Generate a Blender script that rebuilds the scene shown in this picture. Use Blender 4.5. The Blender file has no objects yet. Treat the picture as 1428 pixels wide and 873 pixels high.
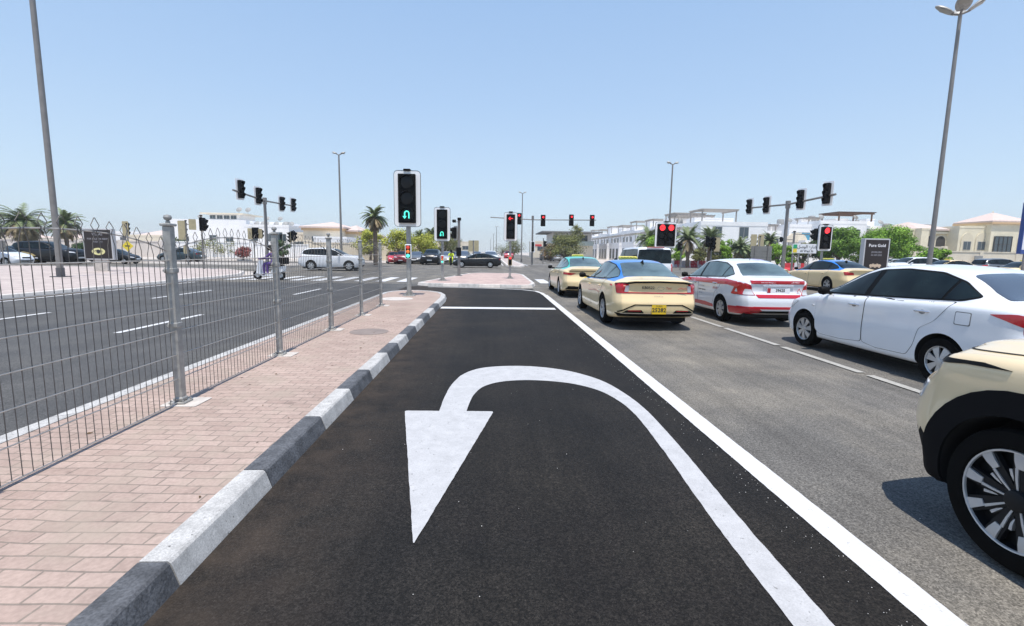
import bpy, bmesh, math, random
from math import sin, cos, pi, radians, sqrt, atan2
from mathutils import Vector, Matrix
from mathutils.bvhtree import BVHTree
from mathutils.geometry import delaunay_2d_cdt
random.seed(7)
C = bpy.context.scene.collection
SC = bpy.context.scene
# ------------------------------------------------------------------ camera
F, PITCH, ROLL, YAW, CH = 667.45, .12671, .015524, .042913, 1.587
CX, CY = 714.0, 436.5
fw = Vector((sin(YAW)*cos(PITCH), cos(YAW)*cos(PITCH), -sin(PITCH)))
ri = Vector((cos(YAW), -sin(YAW), 0)); up = ri.cross(fw)
RA = ri*cos(ROLL)+up*sin(ROLL); UA = up*cos(ROLL)-ri*sin(ROLL)
cam_d = bpy.data.cameras.new('camera'); cam = bpy.data.objects.new('camera', cam_d); C.objects.link(cam)
cam_d.sensor_width = 36; cam_d.lens = 36*F/1428; cam_d.clip_start = .05; cam_d.clip_end = 6000
m = Matrix((RA, UA, -fw)).transposed().to_4x4(); m.translation = (0, 0, CH); cam.matrix_world = m
SC.camera = cam
# ------------------------------------------------------------------ sky, sun, exposure
SUN_EL, SUN_AZ = radians(75), radians(178); SKYK = 5.2
wd = bpy.data.worlds.new('World'); SC.world = wd; wd.use_nodes = True
nt = wd.node_tree; sk = nt.nodes.new('ShaderNodeTexSky'); sk.sky_type = 'NISHITA'; sk.sun_disc = False
sk.sun_elevation = SUN_EL; sk.sun_rotation = SUN_AZ; sk.altitude = 0; sk.air_density = 1.0; sk.dust_density = .35; sk.ozone_density = 1.5
bg = nt.nodes['Background']; bg.inputs[1].default_value = .15
# pale dust veil mixed into the physical sky, thicker towards the horizon
tcw = nt.nodes.new('ShaderNodeTexCoord'); sx = nt.nodes.new('ShaderNodeSeparateXYZ'); nt.links.new(tcw.outputs['Generated'], sx.inputs[0])
cr = nt.nodes.new('ShaderNodeValToRGB'); nt.links.new(sx.outputs['Z'], cr.inputs[0]); el = cr.color_ramp.elements
el[0].position = 0; el[0].color = (.64, .745, .85, 1); el[1].position = .85; el[1].color = (.19, .36, .74, 1)
for p_, c_ in ((.12, (.555, .71, .875)), (.28, (.44, .62, .87)), (.52, (.32, .51, .82))): q_ = el.new(p_); q_.color = (*c_, 1)
sc_ = nt.nodes.new('ShaderNodeVectorMath'); sc_.operation = 'SCALE'; sc_.inputs['Scale'].default_value = SKYK; nt.links.new(cr.outputs[0], sc_.inputs[0])
mxw = nt.nodes.new('ShaderNodeMix'); mxw.data_type = 'RGBA'; mxw.inputs[0].default_value = .8; nt.links.new(sk.outputs[0], mxw.inputs[6]); nt.links.new(sc_.outputs[0], mxw.inputs[7]); nt.links.new(mxw.outputs[2], bg.inputs[0])
sl = bpy.data.lights.new('sun', 'SUN'); so = bpy.data.objects.new('sun', sl); C.objects.link(so)
sl.energy = 3.9; sl.angle = radians(.53); sl.color = (1, .94, .86)
sd = Vector((sin(SUN_AZ)*cos(SUN_EL), cos(SUN_AZ)*cos(SUN_EL), sin(SUN_EL)))
so.rotation_euler = sd.to_track_quat('Z', 'Y').to_euler(); so.location = sd*50
SC.view_settings.view_transform = 'Standard'; SC.view_settings.look = 'None'
SC.view_settings.exposure = 0.45; SC.view_settings.gamma = 1; SC.view_settings.use_curve_mapping = False

def ray(px, py):
    return RA*((px-CX)/F) - UA*((py-CY)/F) + fw
def G(px, py, h=0.):
    d = ray(px, py); t = (h-CH)/d.z; return Vector((0, 0, CH))+d*t
def AY(px, py, Y):
    d = ray(px, py); return Vector((0, 0, CH))+d*(Y/d.y)

# ------------------------------------------------------------------ materials
MATS = {}
def mat(name, col, rough=.6, metal=0., var=.0, vscale=4., bump=0., bscale=60., coat=0., emit=None, es=1., spec=None, fine=0., fscale=300.):
    if name in MATS: return MATS[name]
    m = bpy.data.materials.new(name); m.use_nodes = True; n = m.node_tree.nodes; l = m.node_tree.links
    b = n['Principled BSDF']; b.inputs['Base Color'].default_value = (*col, 1)
    b.inputs['Roughness'].default_value = rough; b.inputs['Metallic'].default_value = metal
    if coat: b.inputs['Coat Weight'].default_value = coat; b.inputs['Coat Roughness'].default_value = .04
    if spec is not None: b.inputs['Specular IOR Level'].default_value = spec
    tc = n.new('ShaderNodeTexCoord')
    last = None
    def layer(scale, amt, detail, prev):
        nz = n.new('ShaderNodeTexNoise'); nz.inputs['Scale'].default_value = scale; nz.inputs['Detail'].default_value = detail
        l.new(tc.outputs['Object'], nz.inputs['Vector'])
        mr = n.new('ShaderNodeMapRange'); mr.inputs[1].default_value = .3; mr.inputs[2].default_value = .7
        mr.inputs[3].default_value = 1-amt; mr.inputs[4].default_value = 1+amt; l.new(nz.outputs[0], mr.inputs[0])
        mx = n.new('ShaderNodeVectorMath'); mx.operation = 'SCALE'
        if prev is None: mx.inputs[0].default_value = col
        else: l.new(prev, mx.inputs[0])
        l.new(mr.outputs[0], mx.inputs['Scale']); return mx.outputs[0]
    if var: last = layer(vscale, var, 4, last)
    if fine: last = layer(fscale, fine, 1, last)
    if last is not None: l.new(last, b.inputs['Base Color'])
    if bump:
        nz = n.new('ShaderNodeTexNoise'); nz.inputs['Scale'].default_value = bscale; nz.inputs['Detail'].default_value = 3
        l.new(tc.outputs['Object'], nz.inputs['Vector']); bp = n.new('ShaderNodeBump'); bp.inputs['Strength'].default_value = bump
        bp.inputs['Distance'].default_value = .01; l.new(nz.outputs[0], bp.inputs['Height']); l.new(bp.outputs[0], b.inputs['Normal'])
    if emit: b.inputs['Emission Color'].default_value = (*emit, 1); b.inputs['Emission Strength'].default_value = es
    MATS[name] = m; return m

def asphalt(name, col, patch, speck, tanamt=0, dustx=None):
    """road surface: aggregate speckle, large stains, tyre-track streaks along Y"""
    m = bpy.data.materials.new(name); m.use_nodes = True; n = m.node_tree.nodes; l = m.node_tree.links
    b = n['Principled BSDF']; tc = n.new('ShaderNodeTexCoord')
    def noise(scale, det, vec=None):
        z = n.new('ShaderNodeTexNoise'); z.inputs['Scale'].default_value = scale; z.inputs['Detail'].default_value = det; z.inputs['Roughness'].default_value = .6
        l.new(vec or tc.outputs['Object'], z.inputs['Vector']); return z.outputs[0]
    def rng(v, a, c, o0, o1):
        r = n.new('ShaderNodeMapRange'); r.inputs[1].default_value = a; r.inputs[2].default_value = c; r.inputs[3].default_value = o0; r.inputs[4].default_value = o1
        l.new(v, r.inputs[0]); return r.outputs[0]
    def mul(a, c):
        q = n.new('ShaderNodeMath'); q.operation = 'MULTIPLY'; l.new(a, q.inputs[0]); l.new(c, q.inputs[1]); return q.outputs[0]
    mp = n.new('ShaderNodeMapping'); mp.inputs['Scale'].default_value = (.9, .05, 1); l.new(tc.outputs['Object'], mp.inputs[0])
    big = rng(noise(.9, 5), .3, .7, 1-patch, 1+patch)
    streak = rng(noise(1.3, 5, mp.outputs[0]), .3, .7, 1-patch, 1+patch)
    mp2 = n.new('ShaderNodeMapping'); mp2.inputs['Scale'].default_value = (9, .35, 1); mp2.inputs['Rotation'].default_value = (0, 0, radians(38)); l.new(tc.outputs['Object'], mp2.inputs[0])
    streak2 = rng(noise(1.0, 4, mp2.outputs[0]), .35, .75, 1.0, 1-patch*1.1)
    fine = rng(noise(55, 4), .3, .7, 1-speck, 1+speck)
    finer = rng(noise(190, 2), .3, .7, 1-speck, 1+speck)
    ag = n.new('ShaderNodeTexVoronoi'); ag.inputs['Scale'].default_value = 120; l.new(tc.outputs['Object'], ag.inputs['Vector']); agc = n.new('ShaderNodeSeparateColor'); l.new(ag.outputs['Color'], agc.inputs[0])
    stone = rng(agc.outputs[0], 0, 1, 1-speck*1.3, 1+speck*1.3); finer = mul(finer, stone)
    vo = n.new('ShaderNodeTexVoronoi'); vo.inputs['Scale'].default_value = 38; l.new(tc.outputs['Object'], vo.inputs['Vector'])
    chips = rng(vo.outputs['Distance'], .05, .12, 2.1, 1.0)
    rare = rng(noise(23, 2), .60, .64, 0, 1)
    cm = n.new('ShaderNodeMix'); l.new(rare, cm.inputs['Factor']); cm.inputs[2].default_value = 1; l.new(chips, cm.inputs[3])
    v = mul(mul(mul(big, streak), mul(fine, finer)), mul(streak2, cm.outputs[0]))
    mx = n.new('ShaderNodeVectorMath'); mx.operation = 'SCALE'; l.new(v, mx.inputs['Scale'])
    c2 = n.new('ShaderNodeMix'); c2.data_type = 'RGBA'; c2.inputs[6].default_value = (*col, 1)
    c2.inputs[7].default_value = (col[0]*(1+tanamt*1.2), col[1]*(1+tanamt), col[2]*(1+tanamt*.6), 1)
    l.new(rng(noise(.45, 6), .42, .68, 0, 1), c2.inputs['Factor']); l.new(c2.outputs[2], mx.inputs[0])
    last = mx.outputs[0]
    if dustx:   # wind-blown sand lying along the kerb
        sx_ = n.new('ShaderNodeSeparateXYZ'); l.new(tc.outputs['Object'], sx_.inputs[0])
        d_ = mul(rng(sx_.outputs[0], dustx[0], dustx[1], .5, 0), rng(noise(3.4, 8), .35, .65, .15, 1)); dm = n.new('ShaderNodeMix'); dm.data_type = 'RGBA'; l.new(d_, dm.inputs[0]); l.new(last, dm.inputs[6]); dm.inputs[7].default_value = (.075, .055, .040, 1); last = dm.outputs[2]
    l.new(last, b.inputs['Base Color']); b.inputs['Roughness'].default_value = .88; b.inputs['Specular IOR Level'].default_value = .3
    bp = n.new('ShaderNodeBump'); bp.inputs['Strength'].default_value = .45; bp.inputs['Distance'].default_value = .006
    l.new(noise(110, 3), bp.inputs['Height']); l.new(bp.outputs[0], b.inputs['Normal'])
    MATS[name] = m; return m

def paving(name, c1, c2, cm, bw=.4, bh=.2, rot=0., mortar=.012):
    m = bpy.data.materials.new(name); m.use_nodes = True; n = m.node_tree.nodes; l = m.node_tree.links
    b = n['Principled BSDF']; tc = n.new('ShaderNodeTexCoord')
    nz0 = n.new('ShaderNodeTexNoise'); nz0.inputs['Scale'].default_value = 2.2; nz0.inputs['Detail'].default_value = 2; l.new(tc.outputs['Object'], nz0.inputs['Vector'])
    wob = n.new('ShaderNodeVectorMath'); wob.operation = 'SCALE'; wob.inputs['Scale'].default_value = .045; l.new(nz0.outputs['Color'], wob.inputs[0])
    ad = n.new('ShaderNodeVectorMath'); l.new(tc.outputs['Object'], ad.inputs[0]); l.new(wob.outputs[0], ad.inputs[1])
    mp = n.new('ShaderNodeMapping'); mp.inputs['Rotation'].default_value = (0, 0, rot); l.new(ad.outputs[0], mp.inputs[0])
    br = n.new('ShaderNodeTexBrick'); br.inputs['Scale'].default_value = 1; br.inputs['Brick Width'].default_value = bw; br.inputs['Row Height'].default_value = bh
    br.inputs['Mortar Size'].default_value = mortar; br.inputs['Mortar Smooth'].default_value = .4; br.inputs['Color1'].default_value = (*c1, 1); br.inputs['Color2'].default_value = (*c2, 1); br.inputs['Mortar'].default_value = (*cm, 1)
    l.new(mp.outputs[0], br.inputs['Vector'])
    def noise(scale, det):
        z = n.new('ShaderNodeTexNoise'); z.inputs['Scale'].default_value = scale; z.inputs['Detail'].default_value = det; l.new(tc.outputs['Object'], z.inputs['Vector']); return z.outputs[0]
    def rng(v, a, c, o0, o1):
        r = n.new('ShaderNodeMapRange'); r.inputs[1].default_value = a; r.inputs[2].default_value = c; r.inputs[3].default_value = o0; r.inputs[4].default_value = o1
        l.new(v, r.inputs[0]); return r.outputs[0]
    q = n.new('ShaderNodeMath'); q.operation = 'MULTIPLY'; l.new(rng(noise(1.1, 6), .3, .7, .86, 1.1), q.inputs[0]); l.new(rng(noise(45, 4), .3, .7, .88, 1.1), q.inputs[1])
    q2 = n.new('ShaderNodeMath'); q2.operation = 'MULTIPLY'; l.new(q.outputs[0], q2.inputs[0]); l.new(rng(noise(7, 5), .62, .75, 1, .72), q2.inputs[1])
    mx = n.new('ShaderNodeVectorMath'); mx.operation = 'SCALE'; l.new(br.outputs[0], mx.inputs[0]); l.new(q2.outputs[0], mx.inputs['Scale'])
    # sand filling some joints: pale dust patches
    du = n.new('ShaderNodeMix'); du.data_type = 'RGBA'; l.new(mx.outputs[0], du.inputs[6]); du.inputs[7].default_value = (cm[0]*1.5, cm[1]*1.5, cm[2]*1.45, 1)
    l.new(rng(noise(2.7, 7), .5, .72, 0, .65), du.inputs['Factor'])
    l.new(du.outputs[2], b.inputs['Base Color']); b.inputs['Roughness'].default_value = .9; b.inputs['Specular IOR Level'].default_value = .2
    bp = n.new('ShaderNodeBump'); bp.inputs['Strength'].default_value = .5; bp.inputs['Distance'].default_value = .004
    l.new(br.outputs['Fac'], bp.inputs['Height']); bp.invert = True; l.new(bp.outputs[0], b.inputs['Normal'])
    MATS[name] = m; return m

def paint_mark(name, col, wear):
    m = bpy.data.materials.new(name); m.use_nodes = True; n = m.node_tree.nodes; l = m.node_tree.links
    b = n['Principled BSDF']; tc = n.new('ShaderNodeTexCoord')
    z = n.new('ShaderNodeTexNoise'); z.inputs['Scale'].default_value = 7; z.inputs['Detail'].default_value = 8; z.inputs['Roughness'].default_value = .7; l.new(tc.outputs['Object'], z.inputs['Vector'])
    z2 = n.new('ShaderNodeTexNoise'); z2.inputs['Scale'].default_value = 120; z2.inputs['Detail'].default_value = 2; l.new(tc.outputs['Object'], z2.inputs['Vector'])
    r = n.new('ShaderNodeMapRange'); r.inputs[1].default_value = .35; r.inputs[2].default_value = .75; r.inputs[3].default_value = 1.0; r.inputs[4].default_value = 1-wear; l.new(z.outputs[0], r.inputs[0])
    r2 = n.new('ShaderNodeMapRange'); r2.inputs[1].default_value = .3; r2.inputs[2].default_value = .7; r2.inputs[3].default_value = 1-wear*.5; r2.inputs[4].default_value = 1+wear*.3; l.new(z2.outputs[0], r2.inputs[0])
    q = n.new('ShaderNodeMath'); q.operation = 'MULTIPLY'; l.new(r.outputs[0], q.inputs[0]); l.new(r2.outputs[0], q.inputs[1])
    mx = n.new('ShaderNodeVectorMath'); mx.operation = 'SCALE'; mx.inputs[0].default_value = col; l.new(q.outputs[0], mx.inputs['Scale'])
    z3 = n.new('ShaderNodeTexNoise'); z3.inputs['Scale'].default_value = 34; z3.inputs['Detail'].default_value = 6; l.new(tc.outputs['Object'], z3.inputs['Vector'])
    r3 = n.new('ShaderNodeMapRange'); r3.inputs[1].default_value = .66; r3.inputs[2].default_value = .72; r3.inputs[3].default_value = 0; r3.inputs[4].default_value = min(1, wear*3); l.new(z3.outputs[0], r3.inputs[0])
    m3 = n.new('ShaderNodeMix'); m3.data_type = 'RGBA'; l.new(r3.outputs[0], m3.inputs[0]); l.new(mx.outputs[0], m3.inputs[6]); m3.inputs[7].default_value = (.12, .115, .11, 1)
    l.new(m3.outputs[2], b.inputs['Base Color']); b.inputs['Roughness'].default_value = .75
    MATS[name] = m; return m

ROAD = asphalt('road_asphalt', (.135, .128, .117), .18, .32, tanamt=.35)
ROADL = asphalt('road_asphalt_grey', (.078, .078, .078), .13, .32, tanamt=.2)
FRESH = asphalt('fresh_asphalt', (.0118, .0106, .0097), .25, .55, tanamt=.5, dustx=(-1.45, -.55))
PAVE = paving('pink_block_paving', (.425, .325, .278), (.36, .27, .23), (.235, .195, .165), .19, .100, radians(3), .0065)
PAVEF = paving('pale_pink_paving', (.47, .40, .37), (.43, .365, .34), (.39, .345, .32), .4, .2, 0, .01)
WMARK = paint_mark('white_road_paint', (.60, .60, .60), .14)
AMARK = paint_mark('grey_white_paint', (.47, .47, .475), .22)
WMARK2 = paint_mark('worn_road_paint', (.42, .41, .38), .35)
KW = paint_mark('white_kerb_paint', (.55, .54, .52), .5)
KB = mat('black_kerb_paint', (.085, .088, .095), .7, var=.35, vscale=9, fine=.3, fscale=80, bump=.4)
KC = mat('kerb_concrete', (.60, .56, .52), .9, var=.12, vscale=5, fine=.1)
PAVEI = paving('island_pink_paving', (.47, .35, .32), (.43, .32, .29), (.38, .31, .28), .3, .2, 0, .01)
CONC = mat('concrete_pad', (.50, .46, .42), .9, var=.15, vscale=6, fine=.12)
SAND = mat('sandy_ground', (.50, .45, .40), .95, var=.1, vscale=.4, fine=.1, fscale=30)
GALV = mat('galvanised_steel', (.36, .355, .335), .5, .35, var=.22, vscale=14, fine=.08, fscale=120)
WIRE = mat('dusty_wire', (.15, .135, .12), .65, .2, var=.15, vscale=30)
RAILM = mat('dusty_rail', (.43, .405, .37), .6, .25, var=.12, vscale=20)
POLE = mat('pole_grey', (.22, .21, .20), .55, .25, var=.1, vscale=4)
BLK = mat('black_plastic', (.006, .006, .006), .55, spec=.12)
BLKM = mat('matt_black', (.006, .006, .006), .9)
WHT = mat('white_panel', (.88, .89, .90), .5)
TAN = mat('tan_backplate', (.42, .36, .22), .6, var=.1)
GLS = mat('dark_glass', (.006, .010, .010), .03, spec=.32, var=.9, vscale=2.5)
GLST = mat('tinted_glass', (.085, .125, .13), .04, spec=.8, var=.55, vscale=1.6)  # tinted; paler patches painted in for the lit cabin seen through
GLSB = mat('blue_grey_glass', (.065, .085, .115), .05, spec=.9)
RUB = mat('tyre_rubber', (.009, .0085, .008), .95, spec=.05, bump=.2, bscale=90)
RIM = mat('rim_silver', (.55, .56, .57), .35, .6)
RIMD = mat('rim_dark', (.012, .012, .013), .5, .1, spec=.25)
REDL = mat('red_lamp', (.42, .006, .012), .15, coat=.6)
CLRL = mat('clear_lamp', (.55, .56, .58), .15, coat=.5)
CHROME = mat('chrome', (.7, .7, .72), .12, .9)
YEL = mat('yellow_plate', (.75, .5, .02), .5)
BARK = mat('bark', (.17, .125, .09), .95, var=.3, vscale=9, bump=.8, bscale=25)

# ------------------------------------------------------------------ mesh builder
class MB:
    def __init__(s): s.v = []; s.f = []; s.m = []; s.cur = 0
    def mi(s, i): s.cur = i; return s
    def add(s, vs, fs):
        o = len(s.v); s.v += [tuple(v) for v in vs]
        for f in fs: s.f.append([o+i for i in f]); s.m.append(s.cur)
        return s
    def box(s, x0, x1, y0, y1, z0, z1, M=None, bev=0):
        if bev:
            b = bev
            vs = []
            for z, i in ((z0, b), (z0+b, 0), (z1-b, 0), (z1, b)):
                vs += [(x0+i, y0+i, z), (x1-i, y0+i, z), (x1-i, y1-i, z), (x0+i, y1-i, z)]
            fs = [(3, 2, 1, 0), (12, 13, 14, 15)]
            for k in range(3):
                for j in range(4): a = 4*k+j; c = 4*k+(j+1) % 4; fs.append((a, c, c+4, a+4))
        else:
            vs = [(x0, y0, z0), (x1, y0, z0), (x1, y1, z0), (x0, y1, z0), (x0, y0, z1), (x1, y0, z1), (x1, y1, z1), (x0, y1, z1)]
            fs = [(3, 2, 1, 0), (4, 5, 6, 7), (0, 1, 5, 4), (1, 2, 6, 5), (2, 3, 7, 6), (3, 0, 4, 7)]
        if M is not None: vs = [M @ Vector(v) for v in vs]
        s.add(vs, fs); return s
    def cyl(s, p, q, r0, r1=None, n=10, caps=True):
        p = Vector(p); q = Vector(q); r1 = r0 if r1 is None else r1
        d = (q-p).normalized(); a = d.orthogonal().normalized(); b = d.cross(a)
        vs = []
        for c, r in ((p, r0), (q, r1)):
            for k in range(n):
                t = 2*pi*k/n; vs.append(c+a*cos(t)*r+b*sin(t)*r)
        fs = [(k, (k+1) % n, n+(k+1) % n, n+k) for k in range(n)]
        if caps: fs += [tuple(range(n-1, -1, -1)), tuple(range(n, 2*n))]
        s.add(vs, fs); return s
    def tube(s, pts, r, n=5, caps=True):
        pts = [Vector(p) for p in pts]; vs = []; ref = None
        for i, p in enumerate(pts):
            d = (pts[min(i+1, len(pts)-1)]-pts[max(i-1, 0)]).normalized()
            if ref is None: ref = d.orthogonal().normalized()
            a = (ref-d*ref.dot(d)).normalized(); ref = a; b = d.cross(a)
            rr = r[i] if isinstance(r, (list, tuple)) else r
            for k in range(n): t = 2*pi*k/n; vs.append(p+a*cos(t)*rr+b*sin(t)*rr)
        fs = []
        for i in range(len(pts)-1):
            for k in range(n): fs.append((i*n+k, i*n+(k+1) % n, (i+1)*n+(k+1) % n, (i+1)*n+k))
        if caps: fs += [tuple(range(n-1, -1, -1)), tuple(range((len(pts)-1)*n, len(pts)*n))]
        s.add(vs, fs); return s
    def lathe(s, prof, n=24, axis='Z', c=(0, 0, 0), close=True):
        vs = []
        for r, h in prof:
            for k in range(n):
                t = 2*pi*k/n; u, w = r*cos(t), r*sin(t)
                vs.append((c[0]+h, c[1]+u, c[2]+w) if axis == 'X' else ((c[0]+u, c[1]+w, c[2]+h) if axis == 'Z' else (c[0]+w, c[1]+h, c[2]+u)))
        fs = []
        for i in range(len(prof)-1):
            for k in range(n): fs.append((i*n+k, i*n+(k+1) % n, (i+1)*n+(k+1) % n, (i+1)*n+k))
        if close:
            if prof[0][0] > 1e-5: fs.append(tuple(range(n-1, -1, -1)))
            if prof[-1][0] > 1e-5: fs.append(tuple(range((len(prof)-1)*n, len(prof)*n)))
        s.add(vs, fs); return s
    def prism(s, poly, z0, z1, M=None):
        n = len(poly); a = sum(poly[i][0]*poly[(i+1) % n][1]-poly[(i+1) % n][0]*poly[i][1] for i in range(n))
        if a < 0: poly = poly[::-1]
        vs = [Vector((x, y, z0)) for x, y in poly]+[Vector((x, y, z1)) for x, y in poly]
        if M is not None: vs = [M @ v for v in vs]
        s.add(vs, [tuple(range(n-1, -1, -1)), tuple(range(n, 2*n))]+[(k, (k+1) % n, n+(k+1) % n, n+k) for k in range(n)]); return s
    def sheet(s, poly, z):
        n = len(poly); a = sum(poly[i][0]*poly[(i+1) % n][1]-poly[(i+1) % n][0]*poly[i][1] for i in range(n))
        if a < 0: poly = poly[::-1]
        s.add([(x, y, z) for x, y in poly], [tuple(range(n))]); return s
    def build(s, name, mats, parent=None, smooth=None, loc=None):
        me = bpy.data.meshes.new(name); me.from_pydata(s.v, [], s.f)
        if not isinstance(mats, (list, tuple)): mats = [mats]
        for x in mats: me.materials.append(x)
        me.polygons.foreach_set('material_index', s.m)
        if smooth is not None:
            me.polygons.foreach_set('use_smooth', [True]*len(me.polygons)); me.update(); me.set_sharp_from_angle(angle=radians(smooth))
        me.update(); me.validate()
        o = bpy.data.objects.new(name, me); C.objects.link(o)
        if parent: o.parent = parent
        if loc is not None: o.location = loc
        return o

def struct(o, kind='structure'): o['kind'] = kind; return o
def tag(o, label, cat, group=None):
    o['label'] = label; o['category'] = cat
    if group: o['group'] = group
    return o
def empty(name, loc, rz, label, cat, group=None):
    o = bpy.data.objects.new(name, None); C.objects.link(o); o.location = loc; o.rotation_euler = (0, 0, rz); o.empty_display_size = .3
    return tag(o, label, cat, group)
def copy_tree(o, loc=None, rz=None, label=None, parent=None):
    c = o.copy(); C.objects.link(c); c.parent = parent
    if loc is not None: c.location = loc
    if rz is not None: c.rotation_euler = (0, 0, rz)
    if label: c['label'] = label
    for ch in list(o.children): copy_tree(ch, parent=c)
    return c
def text_geo(txt, size, align='CENTER', bold=0.):
    cu = bpy.data.curves.new('lettering', 'FONT'); cu.body = txt; cu.size = size; cu.align_x = align; cu.align_y = 'CENTER'; cu.offset = bold; cu.resolution_u = 2
    o = bpy.data.objects.new('lettering', cu); C.objects.link(o)
    dg = bpy.context.evaluated_depsgraph_get(); dg.update(); me = o.evaluated_get(dg).to_mesh()
    vs = [v.co.copy() for v in me.vertices]; fs = [tuple(p.vertices) for p in me.polygons]
    o.evaluated_get(dg).to_mesh_clear(); bpy.data.objects.remove(o); bpy.data.curves.remove(cu); return vs, fs
def text(name, txt, size, M, ma, parent=None, align='CENTER', bold=0.):
    vs, fs = text_geo(txt, size, align, bold); b = MB(); b.add([M @ v for v in vs], fs); return b.build(name, ma, parent)
# sign frames: text on a plane facing -Y at (x,y,z)
def facing_cam(x, y, z): return Matrix.Translation((x, y, z)) @ Matrix.Rotation(pi/2, 4, 'X')
def rpoly(pts, r, n=4):
    out = []; k = len(pts)
    for i in range(k):
        p = Vector(pts[i]); a = Vector(pts[i-1]); b = Vector(pts[(i+1) % k])
        da = (a-p); db = (b-p); rr = min(r, da.length*.45, db.length*.45); da.normalize(); db.normalize()
        s, e = p+da*rr, p+db*rr
        for j in range(n+1):
            t = j/n; q = s*(1-t)**2+p*2*t*(1-t)+e*t*t; out.append((q.x, q.y))
    return out
def rrect(x0, x1, y0, y1, r, n=4): return rpoly([(x0, y0), (x1, y0), (x1, y1), (x0, y1)], r, n)
def pchip(pts):
    pts = sorted(pts); xs = [p[0] for p in pts]; ys = [p[1] for p in pts]; n = len(xs)
    h = [xs[i+1]-xs[i] for i in range(n-1)]; d = [(ys[i+1]-ys[i])/h[i] for i in range(n-1)]
    m = [d[0]]+[0 if d[i-1]*d[i] <= 0 else (h[i-1]+h[i])*3/((2*h[i]+h[i-1])/d[i-1]+(h[i]+2*h[i-1])/d[i]) for i in range(1, n-1)]+[d[-1]]
    def f(x):
        x = min(max(x, xs[0]), xs[-1]); i = 0
        while i < n-2 and x > xs[i+1]: i += 1
        t = (x-xs[i])/h[i]; a = (1+2*t)*(1-t)**2; b = t*(1-t)**2; c = t*t*(3-2*t); e = t*t*(t-1)
        return a*ys[i]+b*h[i]*m[i]+c*ys[i+1]+e*h[i]*m[i+1]
    return f
def resample(poly, n):
    """Catmull-Rom smoothing of an open polyline"""
    out = []
    for i in range(len(poly)-1):
        p0 = Vector(poly[max(i-1, 0)]); p1 = Vector(poly[i]); p2 = Vector(poly[i+1]); p3 = Vector(poly[min(i+2, len(poly)-1)])
        for k in range(n):
            t = k/n; q = .5*((2*p1)+(p2-p0)*t+(2*p0-5*p1+4*p2-p3)*t*t+(3*p1-p0-3*p2+p3)*t**3); out.append((q.x, q.y))
    out.append(tuple(poly[-1])); return out
# ------------------------------------------------------------------ ground, roads, pavements
struct(MB().sheet([(-1500, -300), (1500, -300), (1500, 2500), (-1500, 2500)], -.02).build('ground', SAND))
b = MB()
b.sheet([(-1.45, -30), (140, -30), (140, 61), (16.5, 61), (16.5, 900), (-10.5, 900), (-10.5, 61), (-140, 61), (-140, 34), (-13.9, 34), (-13.9, 17.5), (-3.8, 17.5), (-1.45, 17.5)], 0)
struct(b.build('road', ROAD))
struct(MB().sheet([(-14, -30), (-1.46, -30), (-1.46, 23), (-14, 23)], .004).build('left_road', ROADL))
fresh = [(-1.5, -20), (1.93, -20), (1.93, 18.2), (1.75, 20.6), (-3.3, 21.6), (-3.75, 21.4), (-3.75, 16.2), (-1.5, 16.2)]
struct(MB().sheet(fresh, .008).build('turning_lane', FRESH))

def kerbed(name, poly, h, kw, pave, kmats, seg, surface='kerb', pat=None):
    """a raised island: paving slab plus kerb stones round its outline (poly counter-clockwise, closed)"""
    n = len(poly); P = [Vector((*p, 0)) for p in poly]
    inner = []
    for i in range(n):
        a = (P[i]-P[i-1]).normalized(); c = (P[(i+1) % n]-P[i]).normalized()
        na = Vector((-a.y, a.x, 0)); nc = Vector((-c.y, c.x, 0)); bs = (na+nc).normalized(); inner.append(P[i]+bs*(kw/max(.3, bs.dot(na))))
    struct(MB().prism([(p.x, p.y) for p in inner], -.01, h-.006).build(name, pave))
    b = MB(); k = 0
    for i in range(n):
        A, B = P[i], P[(i+1) % n]; IA, IB = inner[i], inner[(i+1) % n]; L = (B-A).length
        m_ = max(1, round(L/seg))
        for j in range(m_):
            t0, t1 = j/m_, (j+1)/m_; g = .004/L if L > .5 else 0
            a0, a1 = A.lerp(B, t0+g), A.lerp(B, t1-g); i0, i1 = IA.lerp(IB, t0+g), IA.lerp(IB, t1-g)
            b.mi(pat(a0.lerp(a1, .5), k) if pat else 0); k += 1
            o0 = (a0-i0).normalized(); o1 = (a1-i1).normalized(); ch = .02; r = .035
            sec = []
            for a, ii, o in ((a0, i0, o0), (a1, i1, o1)):
                sec.append([a-Vector((0, 0, .02)), a-o*.012+Vector((0, 0, .02)), a-o*.042+Vector((0, 0, h-.022)), a-o*.046+Vector((0, 0, h-.012)), a-o*.060+Vector((0, 0, h)), ii+Vector((0, 0, h)), ii-Vector((0, 0, .02))])
            m2 = len(sec[0]); b.add(sec[0]+sec[1], [(q, q+m2, (q+1) % m2+m2, (q+1) % m2) for q in range(m2)]+[tuple(range(m2)), tuple(range(2*m2-1, m2-1, -1))])
    return struct(b.build(surface, kmats))
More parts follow.
